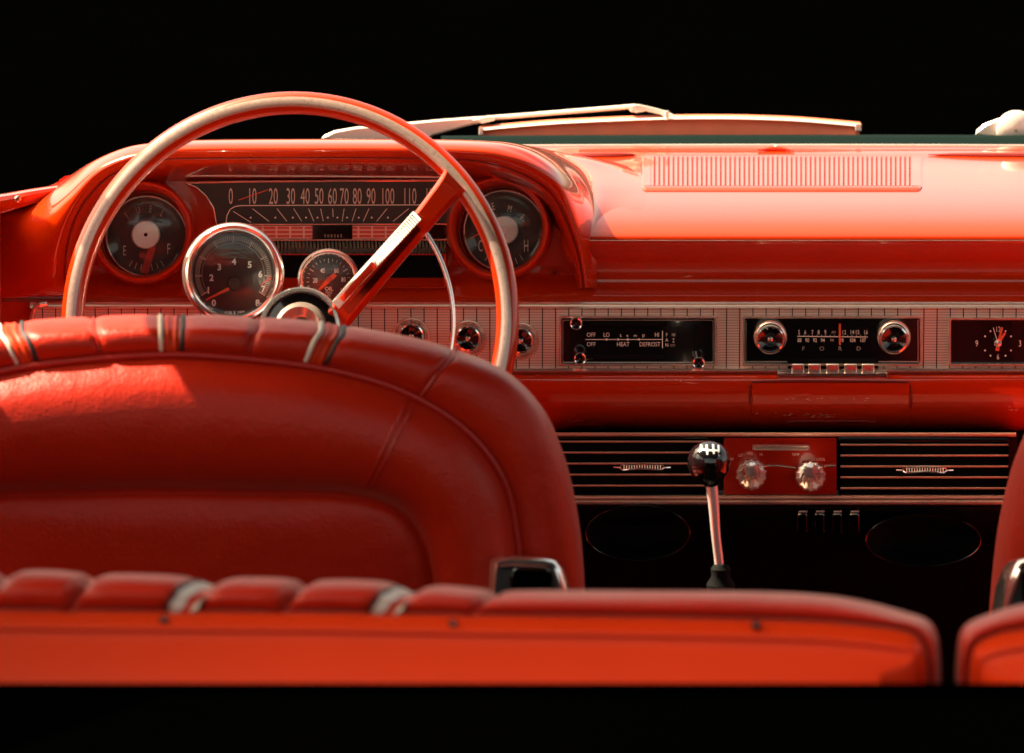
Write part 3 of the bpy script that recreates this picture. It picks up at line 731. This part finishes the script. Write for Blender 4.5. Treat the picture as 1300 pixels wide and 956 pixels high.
for k in range(21):
    ang = -118+k*11.8; L = 6 if k % 5 == 0 else 3.5
    a, b = tp(ang, 28), tp(ang, 28-L); line(mb, *a, *b, Yd, .9 if k % 5 == 0 else .5, 'cream_print')
for s, x, y in (('0', 400, 370), ('20', 400, 356), ('40', 409.5, 343.5), ('60', 427, 343.5), ('80', 436, 355), ('100', 436, 369)): text(mb, s, x, y, Yd, 6, 'white_print', .7, bold=.012)
text(mb, 'OIL', 417.5, 366.5, Yd, 5, 'white_print', 1.0, bold=.02); text(mb, 'PRESS', 417.5, 371.5, Yd, 2.6, 'white_print', .9); text(mb, 'PSI', 417.5, 375, Yd, 2.6, 'white_print', .9)
mb.build('dial_markings', t)
mb = MB(); plate(mb, [(404, 367), (405.5, 369.5), (419, 358), (424, 354), (428, 350), (424, 346.5), (419, 350), (415, 353.5)], Yd-.0012, Yd-.0004, 'orange_print'); plate(mb, circ(417.5, 355, 3.6, 24), Yd-.0024, Yd-.0008, 'red_print', .6); mb.build('needle', t)

# ================================================================== GEAR SHIFTER
SB = at(915, 752, -.33); sh = thing('gear_shifter', 'chrome floor shifter with a dark ball knob marked with a shift pattern', 'shifter', SB)
KC = at(900, 587, -.35); kr = m_of(27.5, -.35)
mb = MB(); rows = []; ax = (KC-at(906, 640, -.345)).normalized(); u = ax.cross(Vector((0, 1, 0))).normalized(); w = ax.cross(u)
for r, h in ((.30, -1.12), (.36, -1.08), (.40, -.98), (.5, -.87), (.75, -.66), (.92, -.38), (1, -.02), (.96, .3), (.83, .58), (.62, .79), (.35, .93), (.12, .985), (.01, .99)):
    rows.append([KC+ax*h*kr+(u*math.cos(2*math.pi*k/40)+w*math.sin(2*math.pi*k/40))*r*kr for k in range(40)])
grid(mb, rows, 'black_gloss', True); mb.build('shift_knob', sh)
mb = MB()
def ks(px, py):
    d = (at(px, py, -.4)-CAMP).normalized(); oc = CAMP-KC; b = oc.dot(d); c = oc.dot(oc)-(kr*1.004)**2; disc = b*b-c
    return CAMP+d*(-b-math.sqrt(max(0, disc)))
def kline(x0, y0, x1, y1, wd):
    dx, dy = x1-x0, y1-y0; L = math.hypot(dx, dy); nx, ny = -dy/L*wd/2, dx/L*wd/2; rows = []
    for k in range(6):
        t_ = k/5; x, y = x0+dx*t_, y0+dy*t_; rows.append([ks(x+nx, y+ny), ks(x-nx, y-ny)])
    grid(mb, rows, 'white_print')
for q in ((897, 564.5, 898, 577), (905, 564, 906.5, 579), (912, 565, 913, 579), (897.3, 571.5, 913, 571.8), (890, 570, 897.5, 571.5), (890, 564.5, 890.3, 570.6)): kline(*q, 1.9)
mb.build('shift_pattern', sh)
mb = MB(); P = cr([at(903, 614, -.347), at(906, 640, -.345), at(909, 680, -.34), at(913, 715, -.335), at(916, 760, -.33)], 6)
tube(mb, P, [.0056-.0014*min(1, k/12) for k in range(len(P))], 'lever_metal', 20); mb.build('lever', sh)
mb = MB(); rows = []
for r, h, Y in ((.006, 716, -.335), (.009, 722, -.335), (.0085, 732, -.334), (.013, 742, -.333), (.012, 752, -.332), (.030, 772, -.33), (.05, 800, -.33), (.08, 840, -.33)):
    c = at(915, h, Y); rows.append([c+Vector((r*math.cos(2*math.pi*k/28), r*math.sin(2*math.pi*k/28), 0)) for k in range(28)])
grid(mb, rows, 'black_matte', True); mb.build('rubber_boot', sh)

# ================================================================== FRONT SEATS
YS = -.70; SEATX = 215
S = [(215, 399), (300, 400.5), (400, 407), (470, 418), (540, 432), (600, 451), (650, 477), (690, 520), (713, 570), (727, 620), (737, 680), (742, 745), (744, 820), (744, 1100)]
Pp = [(215, 450), (300, 454.5), (400, 466), (480, 485), (540, 511), (590, 545), (625, 585), (645, 625), (655, 670), (660, 720), (662, 820), (662, 1100)]
G = [(215, 624), (300, 625), (400, 626.5), (440, 629), (480, 637), (510, 653), (532, 680), (544, 715), (549, 750), (551, 820), (551, 1100)]
def sym(c, cx=SEATX): return [Vector((2*cx-x, y, 0)) for x, y in reversed(c[1:])]+[Vector((x, y, 0)) for x, y in c]
NS = 760
def prep(c): return resample(cr(sym(c), 8), NS)
Sp, PpR, Gp = prep(S), prep(Pp), prep(G)
def off3(c, d):
    o = offset([(p.x, p.y) for p in c], d); return [Vector((x, y, 0)) for x, y in o]
def mixc(a, b, t): return [p.lerp(q, t) for p, q in zip(a, b)]
def withY(c, Y): return [(p.x, p.y, Y) for p in c]
ctr = [Vector((215+(p.x-215)*.25, max(p.y, 700)+0*p.y, 0)) for p in Gp]
seatcurves = [
 (off3(Sp, -60), .150), (off3(Sp, -22), .150), (off3(Sp, -5), .130), (off3(Sp, -.3), .095), (Sp, .060), (off3(Sp, -3.5), .034), (off3(Sp, -12), .014),
 (mixc(Sp, PpR, .40), .000), (mixc(Sp, PpR, .72), -.004), (mixc(Sp, PpR, .93), .000), (PpR, .003), (mixc(PpR, Gp, .035), -.003), (mixc(PpR, Gp, .22), -.026), (mixc(PpR, Gp, .5), -.038),
 (mixc(PpR, Gp, .75), -.036), (mixc(PpR, Gp, .90), -.026), (mixc(PpR, Gp, .965), -.013), (Gp, -.008), (mixc(Gp, ctr, .04), -.013), (mixc(Gp, ctr, .14), -.019), (mixc(Gp, ctr, .5), -.026), (ctr, -.028), ([Vector((215+(p.x-215)*.01, max(p.y, 760), 0)) for p in Gp], -.029)]
def uidx(x): # station on the right or left half whose silhouette has this x
    best = min(range(NS), key=lambda i: abs(Sp[i].x-x)+(50 if Sp[i].y > 560 else 0)); return best
seams = [(uidx(x), wd, dp) for x, wd, dp in ((220, 5, 1.0), (325, 2.2, .8), (118, 2.2, .8), (425, 5, 1.0), (14, 5, 1.0), (575, 1.6, .6), (-145, 1.6, .6))]
bw = {1: .3, 2: .7, 3: 1, 4: 1, 5: 1, 6: 1, 7: 1, 8: .8, 9: .4}
wr = random.Random(5)
fine_cols = []
rows_px = []
for vi, (c, Y) in enumerate(seatcurves):
    row = []
    for i, p in enumerate(c):
        d = 0
        if vi in bw:
            for si, wd, dp in seams:
                q = abs(i-si)
                if q < 60: d += dp*(math.exp(-(q/wd)**2)*.7+math.exp(-q/9)*.35)
            d *= bw[vi]
        bulge = 0
        lean = (p.y-400)*.00009
        if vi in bw and p.y < 640: bulge = .0
        row.append(at(p.x, p.y+d*5.5, YS+Y+lean+d*.0065))
    rows_px.append(row)
fine = list(zip(*[cr(list(col), 3) for col in zip(*rows_px)]))   # rows of v, each NS long
fine = [list(r) for r in fine]
seatbase = at(215, 1100, YS+.05)
seatA = thing('bucket_seat', 'red leather driver seat with pleated top edge, in front of the steering wheel', 'seat', seatbase, 'front seats')
mb = MB(); grid(mb, fine, 'red_leather'); mb.build('backrest', seatA)
mb = MB(); tube(mb, [at(p.x, p.y, YS-.001+(p.y-400)*.00009) for p in PpR[::3]], .0033, 'piping_red', 10); mb.build('piping', seatA)
def normal_at(f, r, c):
    r0, r1 = max(0, r-1), min(len(f)-1, r+1); c0, c1 = max(0, c-1), min(len(f[0])-1, c+1)
    n_ = (f[r1][c]-f[r0][c]).cross(f[r][c1]-f[r][c0]).normalized()
    return n_ if n_.y < 0 or n_.z > .5 else -n_
def ribbon(mb, f, r0, r1, c0, c1, mat, h=.0022, slant=0):
    rows = []
    for r in range(r0, r1+1):
        rows.append([])
        for c in range(c0, c1+1):
            n_ = normal_at(f, r, c); e = 0 if c in (c0, c1) else 1
            rows[-1].append(f[r][c]+n_*(h*e-.001*(1-e)))
    grid(mb, rows, mat)
for x in (15, 220, 425):
    i = uidx(x); mb = MB()
    ribbon(mb, fine, 6, 27, i-7, i-4, 'pale_vinyl', .0018); ribbon(mb, fine, 6, 27, i-4, i+3, 'red_panel', .0026); ribbon(mb, fine, 6, 27, i+3, i+6, 'black_vinyl', .0018)
    mb.build('trim_strip', seatA)
# thin stitched welts
mb = MB()
for x in (575, -145):
    i = uidx(x); mb = MB(); tube(mb, [fine[r][i]+normal_at(fine, r, i)*.0015 for r in range(6, 29)], .0014, 'piping_red', 6); mb.build('welt', seatA)
for x in (325, 118):
    i = uidx(x); mb = MB(); tube(mb, [fine[r][i]+normal_at(fine, r, i)*.0012 for r in range(6, 28)], .0010, 'piping_red', 6); mb.build('welt', seatA)
def face_line(pts):
    out_ = []
    for x, y in pts:   # nearest fine point in image space via projection
        out_.append((x, y))
    return out_
for i0, i1 in ((uidx(562), 0), (uidx(572), 0), (uidx(-132), 0), (uidx(-142), 0)):
    mb = MB(); tube(mb, [fine[r][i0]+Vector((0, -.0002, 0)) for r in range(33, 46)], .0011, 'piping_red', 6); mb.build('stitching', seatA)
# chrome hinge cover low at the inner edge
mb = MB()
hp = [(622, 724), (624, 712), (632, 708.5), (650, 707), (690, 708.5), (704, 712), (713, 722), (722, 748), (730, 800), (620, 800)]
loops(mb, [(hp, YS-.045), (offset(hp, 1.5, True), YS-.038), (offset(hp, 2, True), YS+.02)], 'chrome', False, False)
loops(mb, [(hp, YS-.045), (offset(hp, -3, True), YS-.051), (offset(hp, -8, True), YS-.054), (offset(hp, -12, True), YS-.053), (offset(hp, -13, True), YS-.045)], 'satin_chrome', False, True)
mb.build('hinge_cover', seatA)
mb = MB(); plate(mb, rr(648, 722, 700, 790, 12), YS-.050, YS-.040, 'dark_chrome', 2); mb.build('hinge_latch', seatA)
# seat cushion, out of sight behind the backrest
mb = MB(); b0 = at(215, 1100, YS)-Vector((0, 0, .12)); hw = .27
rows = []
for y_, z_ in ((-.0, .0), (.0, .10), (.06, .16), (.3, .18), (.5, .17), (.56, .12), (.56, .0)):
    rows.append([Vector((b0.x+q*hw, YS+.08+y_, b0.z+z_-.015*abs(q)**3)) for q in (-1, -.95, -.6, 0, .6, .95, 1)])
grid(mb, rows, 'red_leather'); mb.build('seat_cushion', seatA)
# passenger seat: mirrored copy about the middle of the car
XC = .2395
def children(o): return [c for c in bpy.data.objects if c.parent == o]
seatB = seatA.copy(); COL.objects.link(seatB); seatB.location.x = 2*XC-seatA.location.x; seatB.scale.x = -1
seatB['label'] = 'red leather passenger seat at the right edge of the picture'
for ch in children(seatA):
    c = ch.copy(); COL.objects.link(c); c.parent = seatB
    if ch.name.startswith('hinge'): c.location.x += .020      # this cover sits a little closer to the inner edge

# ================================================================== REAR SEATS
YR = -1.45
def rear(Scurve, Bcurve, seamlist, chromes, label, x_end_hidden, screws, face_right):
    NR = 700
    s_ = resample(cr([Vector((x, y, 0)) for x, y in Scurve], 8), NR); b_ = resample(cr([Vector((x, y, 0)) for x, y in Bcurve], 8), NR)
    def dn(c, d, k=.0): # move down the picture, inwards at the rounded end
        o = []
        for p in c:
            o.append(Vector((p.x, p.y+d, 0)))
        return o
    sg = -1 if face_right else 1
    def inn(c, dx, dy):
        o = []
        n = len(c)
        for i, p in enumerate(c):
            a = c[max(0, i-1)]; b = c[min(n-1, i+1)]; t_ = (b-a).normalized()
            horiz = abs(t_.x); vert = abs(t_.y)
            o.append(Vector((p.x-sg*dx*vert, p.y+dy*horiz, 0)))
        return o
    curves = [(inn(s_, 40, 30), .14), (inn(s_, 14, 8), .135), (inn(s_, 3, 1), .11), (s_, .07), (inn(s_, 1.5, 2.0), .045), (inn(s_, 4, 7), .022), (mixc(s_, b_, .5), .004), (mixc(s_, b_, .85), .006), (b_, .014),
              (inn(b_, 3, 4), .000), (inn(b_, 7, 12), -.009), (inn(b_, 10, 20), -.017), (inn(b_, 12, 25), -.019), (inn(b_, 14, 32), -.018), (inn(b_, 20, 60), -.036), (inn(b_, 28, 95), -.058), (inn(b_, 60, 160), -.09)]
    bwt = {1: .4, 2: .9, 3: 1, 4: 1, 5: 1, 6: 1, 7: .7, 8: .2}
    slant = {1: 26, 2: 24, 3: 20, 4: 14, 5: 6, 6: -6, 7: -14, 8: -18}
    rows = []
    for vi, (c, Y) in enumerate(curves):
        row = []
        for p in c:
            d = 0
            if vi in bwt and p.y < 800:
                for sx, wd, dp in seamlist:
                    q = abs(p.x-sx-slant[vi])
                    if q < 120: d += dp*(.8*math.exp(-(q/wd)**2)+.45*math.exp(-q/18))
                d *= bwt[vi]
            row.append(at(p.x, p.y+d*14, YR+Y+d*.018))
        rows.append(row)
    f = [list(r) for r in zip(*[cr(list(col), 3) for col in zip(*rows)])]
    cxp = sum(p.x for p in s_)/NR
    t_ = thing('bench_seat', label, 'seat', at(cxp, 960, YR), 'rear seats')
    mb = MB(); grid(mb, f[:27], 'red_leather'); mb.build('pleated_roll', t_)
    mb = MB(); grid(mb, f[26:], 'red_panel'); mb.build('back_panel', t_)
    for sx in chromes:
        mb = MB()
        for w0, w1, mt in ((-22, -17, 'black_vinyl'), (-17, -5, 'pale_vinyl'), (-5, 5, 'red_panel'), (5, 17, 'pale_vinyl'), (17, 22, 'black_vinyl')):
            rws = []
            for r in range(5, 24):
                vi = r/3; lo = int(vi); s1 = slant.get(lo, 26); s2 = slant.get(min(8, lo+1), 26); sl = s1+(s2-s1)*(vi-lo)
                line_ = []
                for xx in (sx+sl+w0, sx+sl+w1):
                    j = min(range(NR), key=lambda q: abs(curves[min(8, int(vi))][0][q].x-xx)); n_ = normal_at(f, r, j)
                    pt = f[r][j].copy(); pt.x = at(xx, 760, YR+.02).x; pt.z = at(0, 0, 0).z*0+pt.z; line_.append(pt+Vector((0, -.006, .001)))
                rws.append(line_)
            grid(mb, rws, mt)
        mb.build('trim_strip', t_)
    for sx, sy in screws:
        mb = MB(); ring(mb, sx, sy, [(7, YR+.006), (6.5, YR-.012), (4, YR-.016), (.4, YR-.017)], 'dark_chrome', 24); mb.build('snap_stud', t_)
    return t_
S1 = [(-900, 722), (-300, 722), (0, 722), (100, 725), (250, 731), (400, 734), (520, 739), (640, 748), (800, 750), (950, 751), (1040, 755), (1100, 764), (1150, 777), (1176, 786), (1188, 800), (1193, 825), (1195, 870), (1196, 980)]
B1 = [(-900, 772), (-300, 772), (0, 773), (100, 774), (250, 775), (400, 776), (520, 778), (640, 780), (800, 782), (950, 785), (1040, 788), (1100, 793), (1140, 798), (1160, 804), (1172, 816), (1177, 835), (1179, 870), (1180, 980)]
rear(S1, B1, [(-10, 12, 1), (100, 9, 1), (246, 19, 1), (370, 9, 1), (503, 19, 1), (612, 8, .7)], [246, 503], 'wide left rear seat back with pleated red roll, nearest the camera', None, [(208, 788), (575, 793), (960, 795)], False)
S2 = [(1211, 980), (1212, 870), (1214, 830), (1219, 803), (1232, 789), (1262, 777), (1300, 767), (1380, 757), (1500, 751), (1900, 748), (2300, 748)]
B2 = [(1228, 980), (1228, 870), (1230, 840), (1235, 822), (1246, 812), (1268, 803), (1300, 797), (1380, 790), (1500, 784), (1900, 780), (2300, 780)]
rear(S2, B2, [], [], 'right rear seat back cut off by the right edge, past the dark gap', None, [], True)
# added black ledge, keeps everything below the rear seats dark
mb = MB(); Yl = YR-.10
a = at(650, 867.5, Yl); zt = a.z
vs = [(-1.3, Yl, zt), (1.7, Yl, zt), (1.7, Yl-.02, zt+.0), (-1.3, Yl-.02, zt), ]
rows = [[Vector((x, y, z_)) for x in (-1.3, -.4, .5, 1.7)] for y, z_ in ((Yl+.02, zt-.5), (Yl+.005, zt-.01), (Yl, zt), (Yl-.02, zt), (Yl-.4, zt-.06), (Yl-.6, zt-.12), (Yl-.62, zt-.6))]
grid(mb, rows, 'ground_black'); led = mb.build('filler_ledge', None, origin=Vector((.2, Yl, zt-.5))); tag(led, 'added flat matte black ledge along the bottom, filling in darkness behind the rear seats', 'ledge')

# ================================================================== WINDSHIELD BASE AND WIPERS
mb = MB()
xs3 = [560+k*40 for k in range(42)]
def sy(x): return 1.5*((x-1000)/450)**2
rows = []
for py, Y in ((187, .395), (184.5, .402), (182, .405), (179, .41), (176, .414), (173.5, .418), (171.5, .425), (171, .445), (176, .46)): rows.append([at(x, py+sy(x), Y) for x in xs3])
grid(mb, rows, 'seal_rubber')
seal = mb.build('windshield_seal', None, origin=at(1000, 187, .40)); tag(seal, 'dark green rubber windshield seal running along the back of the dashboard', 'seal')
mb = MB(); tube(mb, [at(x, 185.5+sy(x), .398) for x in xs3], .0022, 'bright_trim', 8); mb.build('seal_bead', seal)
wp = thing('windshield_wiper', 'long parked wiper with its pale arm and blade, behind the dashboard top', 'wiper', at(440, 175, .47), 'windshield wipers')
mb = MB()
plate(mb, [(408, 178), (412, 172), (425, 166), (450, 161.5), (500, 157), (560, 151.5), (600, 148.5), (625, 147), (629, 149), (627, 153), (600, 158), (575, 165), (550, 172), (540, 178)], .47, .482, 'wiper_metal', 2)
ptube(mb, [(618, 150), (660, 147), (720, 142), (780, 137.2), (806, 135)], .474, 3.0, 'wiper_metal', 10)
plate(mb, [(600, 152), (620, 147), (628, 148), (628, 153), (612, 157)], .464, .472, 'wiper_metal', 1)
mb.build('arm', wp)
mb = MB()
plate(mb, [(796, 133.5), (810, 132.3), (832, 137), (846, 141), (856, 146), (866, 150), (850, 152), (838, 145), (820, 141), (808, 143), (800, 141)], .460, .476, 'wiper_metal', 1)
ptube(mb, [(804, 134.5, .456), (804, 142, .456)], .456, 2.2, 'chrome', 8); ptube(mb, [(846, 141, .452), (846, 152, .452)], .452, 3, 'wiper_metal', 8); mb.build('clip', wp)
mb = MB()
top_e = [(609, 163), (640, 160), (700, 155), (780, 151), (860, 148.5), (940, 148.5), (1010, 151), (1060, 155), (1092, 158)]
mid_e = [(x, y+2.6) for x, y in top_e]
bot_e = [(612, 183), (640, 182), (700, 178.5), (780, 176), (860, 175), (940, 174.5), (1010, 174), (1060, 174), (1091, 174)]
rows = [[at(x, y, .462) for x, y in top_e], [at(x, y, .450) for x, y in offset(top_e, -1.2)], [at(x, y, .449) for x, y in mid_e], [at(x, y+.5, .458) for x, y in mid_e], ]
grid(mb, [cr(r, 6) for r in rows], 'wiper_metal')
rows = [[at(x, y, .456) for x, y in mid_e], [at(x, (y+m[1])/2, .452) for (x, y), m in zip(bot_e, mid_e)], [at(x, y, .450) for x, y in bot_e], [at(x, y+2, .466) for x, y in bot_e], [at(x, y-3, .470) for x, y in top_e], [at(x, y, .462) for x, y in top_e]]
grid(mb, [cr(r, 6) for r in rows], 'wiper_rubber')
box(mb, 1086, 157, 1093.5, 166, .445, .462, 'wiper_metal'); box(mb, 608, 162, 613, 171, .445, .462, 'wiper_metal')
mb.build('blade', wp)
w2 = thing('windshield_wiper', 'pale wiper base poking up at the right edge of the picture', 'wiper', at(1290, 175, .47), 'windshield wipers')
mb = MB()
plate(mb, [(1238, 172), (1240, 165), (1250, 157), (1268, 150), (1290, 147), (1330, 146), (1420, 140), (1500, 136), (1502, 141), (1420, 148), (1370, 158), (1350, 175), (1262, 175)], .455, .480, 'wiper_metal', 3)
mb.build('arm', w2)
mb = MB(); ring(mb, 1290, 166, [(26, .456), (24, .447), (15, .442), (2, .441)], 'wiper_metal', 32); mb.build('pivot_cap', w2)

# ================================================================== LEFT PILLAR TRIM
mb = MB()
pt = [[(-160, 262, .02), (-60, 252, .02), (0, 246, .02), (40, 239.5, .02), (84, 233, .05), (98, 231, .08)],
      [(-160, 266, -.01), (-60, 256, -.01), (0, 250, -.01), (40, 243, -.005), (84, 236, .02), (98, 233, .05)],
      [(-160, 290, -.015), (-60, 278, -.015), (0, 268, -.012), (36, 258, -.006), (70, 248, .01), (92, 238, .04)],
      [(-160, 300, .0), (-60, 286, .0), (0, 272, .0), (36, 261, .004), (70, 251, .02), (92, 241, .05)],
      [(-160, 300, .10), (-60, 286, .10), (0, 272, .10), (36, 261, .10), (70, 251, .10), (92, 241, .10)]]
surf(mb, pt, 'red_paint', 6, 3)
pil = mb.build('pillar_trim', None, origin=at(-20, 290, .05)); tag(pil, 'red painted pillar trim with one screw, left of the instrument hood', 'trim')
mb = MB(); ring(mb, 22.5, 252.5, [(5, -.008), (4.5, -.013), (2.4, -.014), (2, -.011), (.3, -.011)], 'chrome', 24); mb.build('screw', pil)
mb = MB()
rows = []
for x, Y in ((-220, -.9), (-150, -.5), (-60, -.22), (-14, -.06), (-2, -.02), (2, .02), (2, .30)):
    rows.append([at(x, y, Y) for y in (262, 275, 300, 330, 360, 395, 430, 520, 640)])
grid(mb, [list(r) for r in rows], 'red_leather')
dp = mb.build('door_panel', None, origin=at(-20, 640, .0)); tag(dp, 'sliver of red door panel at the far left edge beside the dashboard', 'door')

# ================================================================== BODY SIDES AND ROOF (unseen, added outside the picture to shade the cabin)
body = thing('unseen_car_body', 'unseen dark red car roof and body sides added around the cabin to shade the seats', 'car', Vector((.23, -.7, -.9)))
XL, XR, ZR = -.66, 1.12, .60
mb = MB(); rows = []
for y, dz in ((-.27, -.035), (-.29, .0), (-.5, .035), (-.85, .045), (-1.2, .03), (-1.46, .0), (-1.48, -.03)):
    rows.append([Vector((x, y, ZR+dz+.05*(1-((x-.23)/.89)**2))) for x in (XL, XL+.04, -.3, 0, .23, .5, .8, XR-.04, XR)])
grid(mb, rows, 'red_paint'); grid(mb, [[p+Vector((0, 0, -.025)) for p in r_] for r_ in rows], 'carpet'); mb.build('roof', body)
for X in (XL, XR):
    mb = MB(); tube(mb, [Vector((X, .38, -.02)), Vector((X, .2, .2)), Vector((X, -.1, .48)), Vector((X, -.28, ZR-.02))], .022, 'red_paint', 12); mb.build('pillar', body)
    mb = MB(); yz = [(-1.08, -.11), (-1.12, .1), (-1.20, .4), (-1.28, ZR-.02), (-1.475, ZR-.02), (-1.62, .4), (-1.80, .1), (-1.98, -.11)]
    fr = [Vector((X-.02, y, z_)) for y, z_ in yz]; bk = [Vector((X+.02, y, z_)) for y, z_ in yz]
    grid(mb, [fr, bk], 'red_paint', True); mb.add(fr, [list(range(8))], 'red_paint'); mb.add(bk, [list(range(8))], 'red_paint'); mb.build('rear_pillar', body)
    mb = MB(); sgn = 1 if X < 0 else -1
    rows = [[Vector((X+sgn*dx, y, z_)) for y in (.42, -.2, -.8, -1.4, -1.95)] for dx, z_ in ((.03, -.52), (.04, -.3), (.03, -.13), (.0, -.10), (-.04, -.12), (-.08, -.3), (-.06, -.8))]
    grid(mb, rows, 'red_leather'); mb.build('side_wall', body)

# ================================================================== CABIN SHELL AND GROUND
def struct(mb, name, org=None):
    o = mb.build(name, None, origin=org); o['kind'] = 'structure'; return o
mb = MB()
zf = at(900, 545, .3).z
rows = [[Vector((x, y, z_)) for x in (-.9, -.3, .0, .12, .34, .46, .8, 1.4)] for y, z_ in ((.32, zf+.1), (.32, zf-.35), (.22, zf-.48), (-.2, zf-.50), (-1.5, zf-.50))]
for r in rows[1:]:
    for i in (3, 4): r[i].z += .12
grid(mb, rows, 'carpet'); struct(mb, 'cabin_floor')
GZ = -.98
mb = MB(); mb.add([(-60, -30, GZ), (60, -30, GZ), (60, 90, GZ), (-60, 90, GZ)], [[0, 1, 2, 3]], 'ground_black'); struct(mb, 'ground')

# ================================================================== LIGHT, CAMERA
SUN_EL, SUN_AZ = 53.0, -76.0        # azimuth from straight ahead (+Y), negative to the left
w = bpy.data.worlds.new('World'); SC.world = w; w.use_nodes = True; nt = w.node_tree
sky = nt.nodes.new('ShaderNodeTexSky'); sky.sky_type = 'NISHITA'; sky.sun_disc = False; sky.sun_elevation = R_(SUN_EL); sky.sun_rotation = R_(SUN_AZ)
sky.dust_density = 4.0; sky.air_density = .8; sky.ozone_density = .5
bg = nt.nodes['Background']; bg.inputs['Strength'].default_value = .125
tint = nt.nodes.new('ShaderNodeMix'); tint.data_type = 'RGBA'; tint.blend_type = 'MULTIPLY'; tint.inputs[0].default_value = 1; tint.inputs[7].default_value = (1, .79, .50, 1)   # warm white balance
nt.links.new(sky.outputs[0], tint.inputs[6]); nt.links.new(tint.outputs[2], bg.inputs[0])
sd = bpy.data.lights.new('sun', 'SUN'); sd.energy = 4.8; sd.angle = R_(.5); sd.color = (1, .88, .64)
so = bpy.data.objects.new('sun', sd); COL.objects.link(so)
tosun = Vector((math.cos(R_(SUN_EL))*math.sin(R_(SUN_AZ)), math.cos(R_(SUN_EL))*math.cos(R_(SUN_AZ)), math.sin(R_(SUN_EL))))
so.rotation_euler = tosun.to_track_quat('Z', 'Y').to_euler()
cd = bpy.data.cameras.new('camera'); cam = bpy.data.objects.new('camera', cd); COL.objects.link(cam); SC.camera = cam
cd.sensor_fit = 'HORIZONTAL'; cd.sensor_width = 36; cd.lens = FPX*36/1300; cd.clip_start = .1; cd.clip_end = 300
cam.location = CAMP; cam.rotation_euler = (math.pi/2-PITCH, 0, 0)
cd.dof.use_dof = True; cd.dof.focus_distance = 5.35; cd.dof.aperture_fstop = 8.0
SC.render.engine = 'CYCLES'
vs_ = SC.view_settings; vs_.view_transform = 'Standard'; vs_.look = 'None'; vs_.exposure = 2.05; vs_.gamma = 1; vs_.use_curve_mapping = False
SC.render.resolution_x = 1024; SC.render.resolution_y = 753
for o in bpy.data.objects:
    if '_o' in o.keys(): del o['_o']
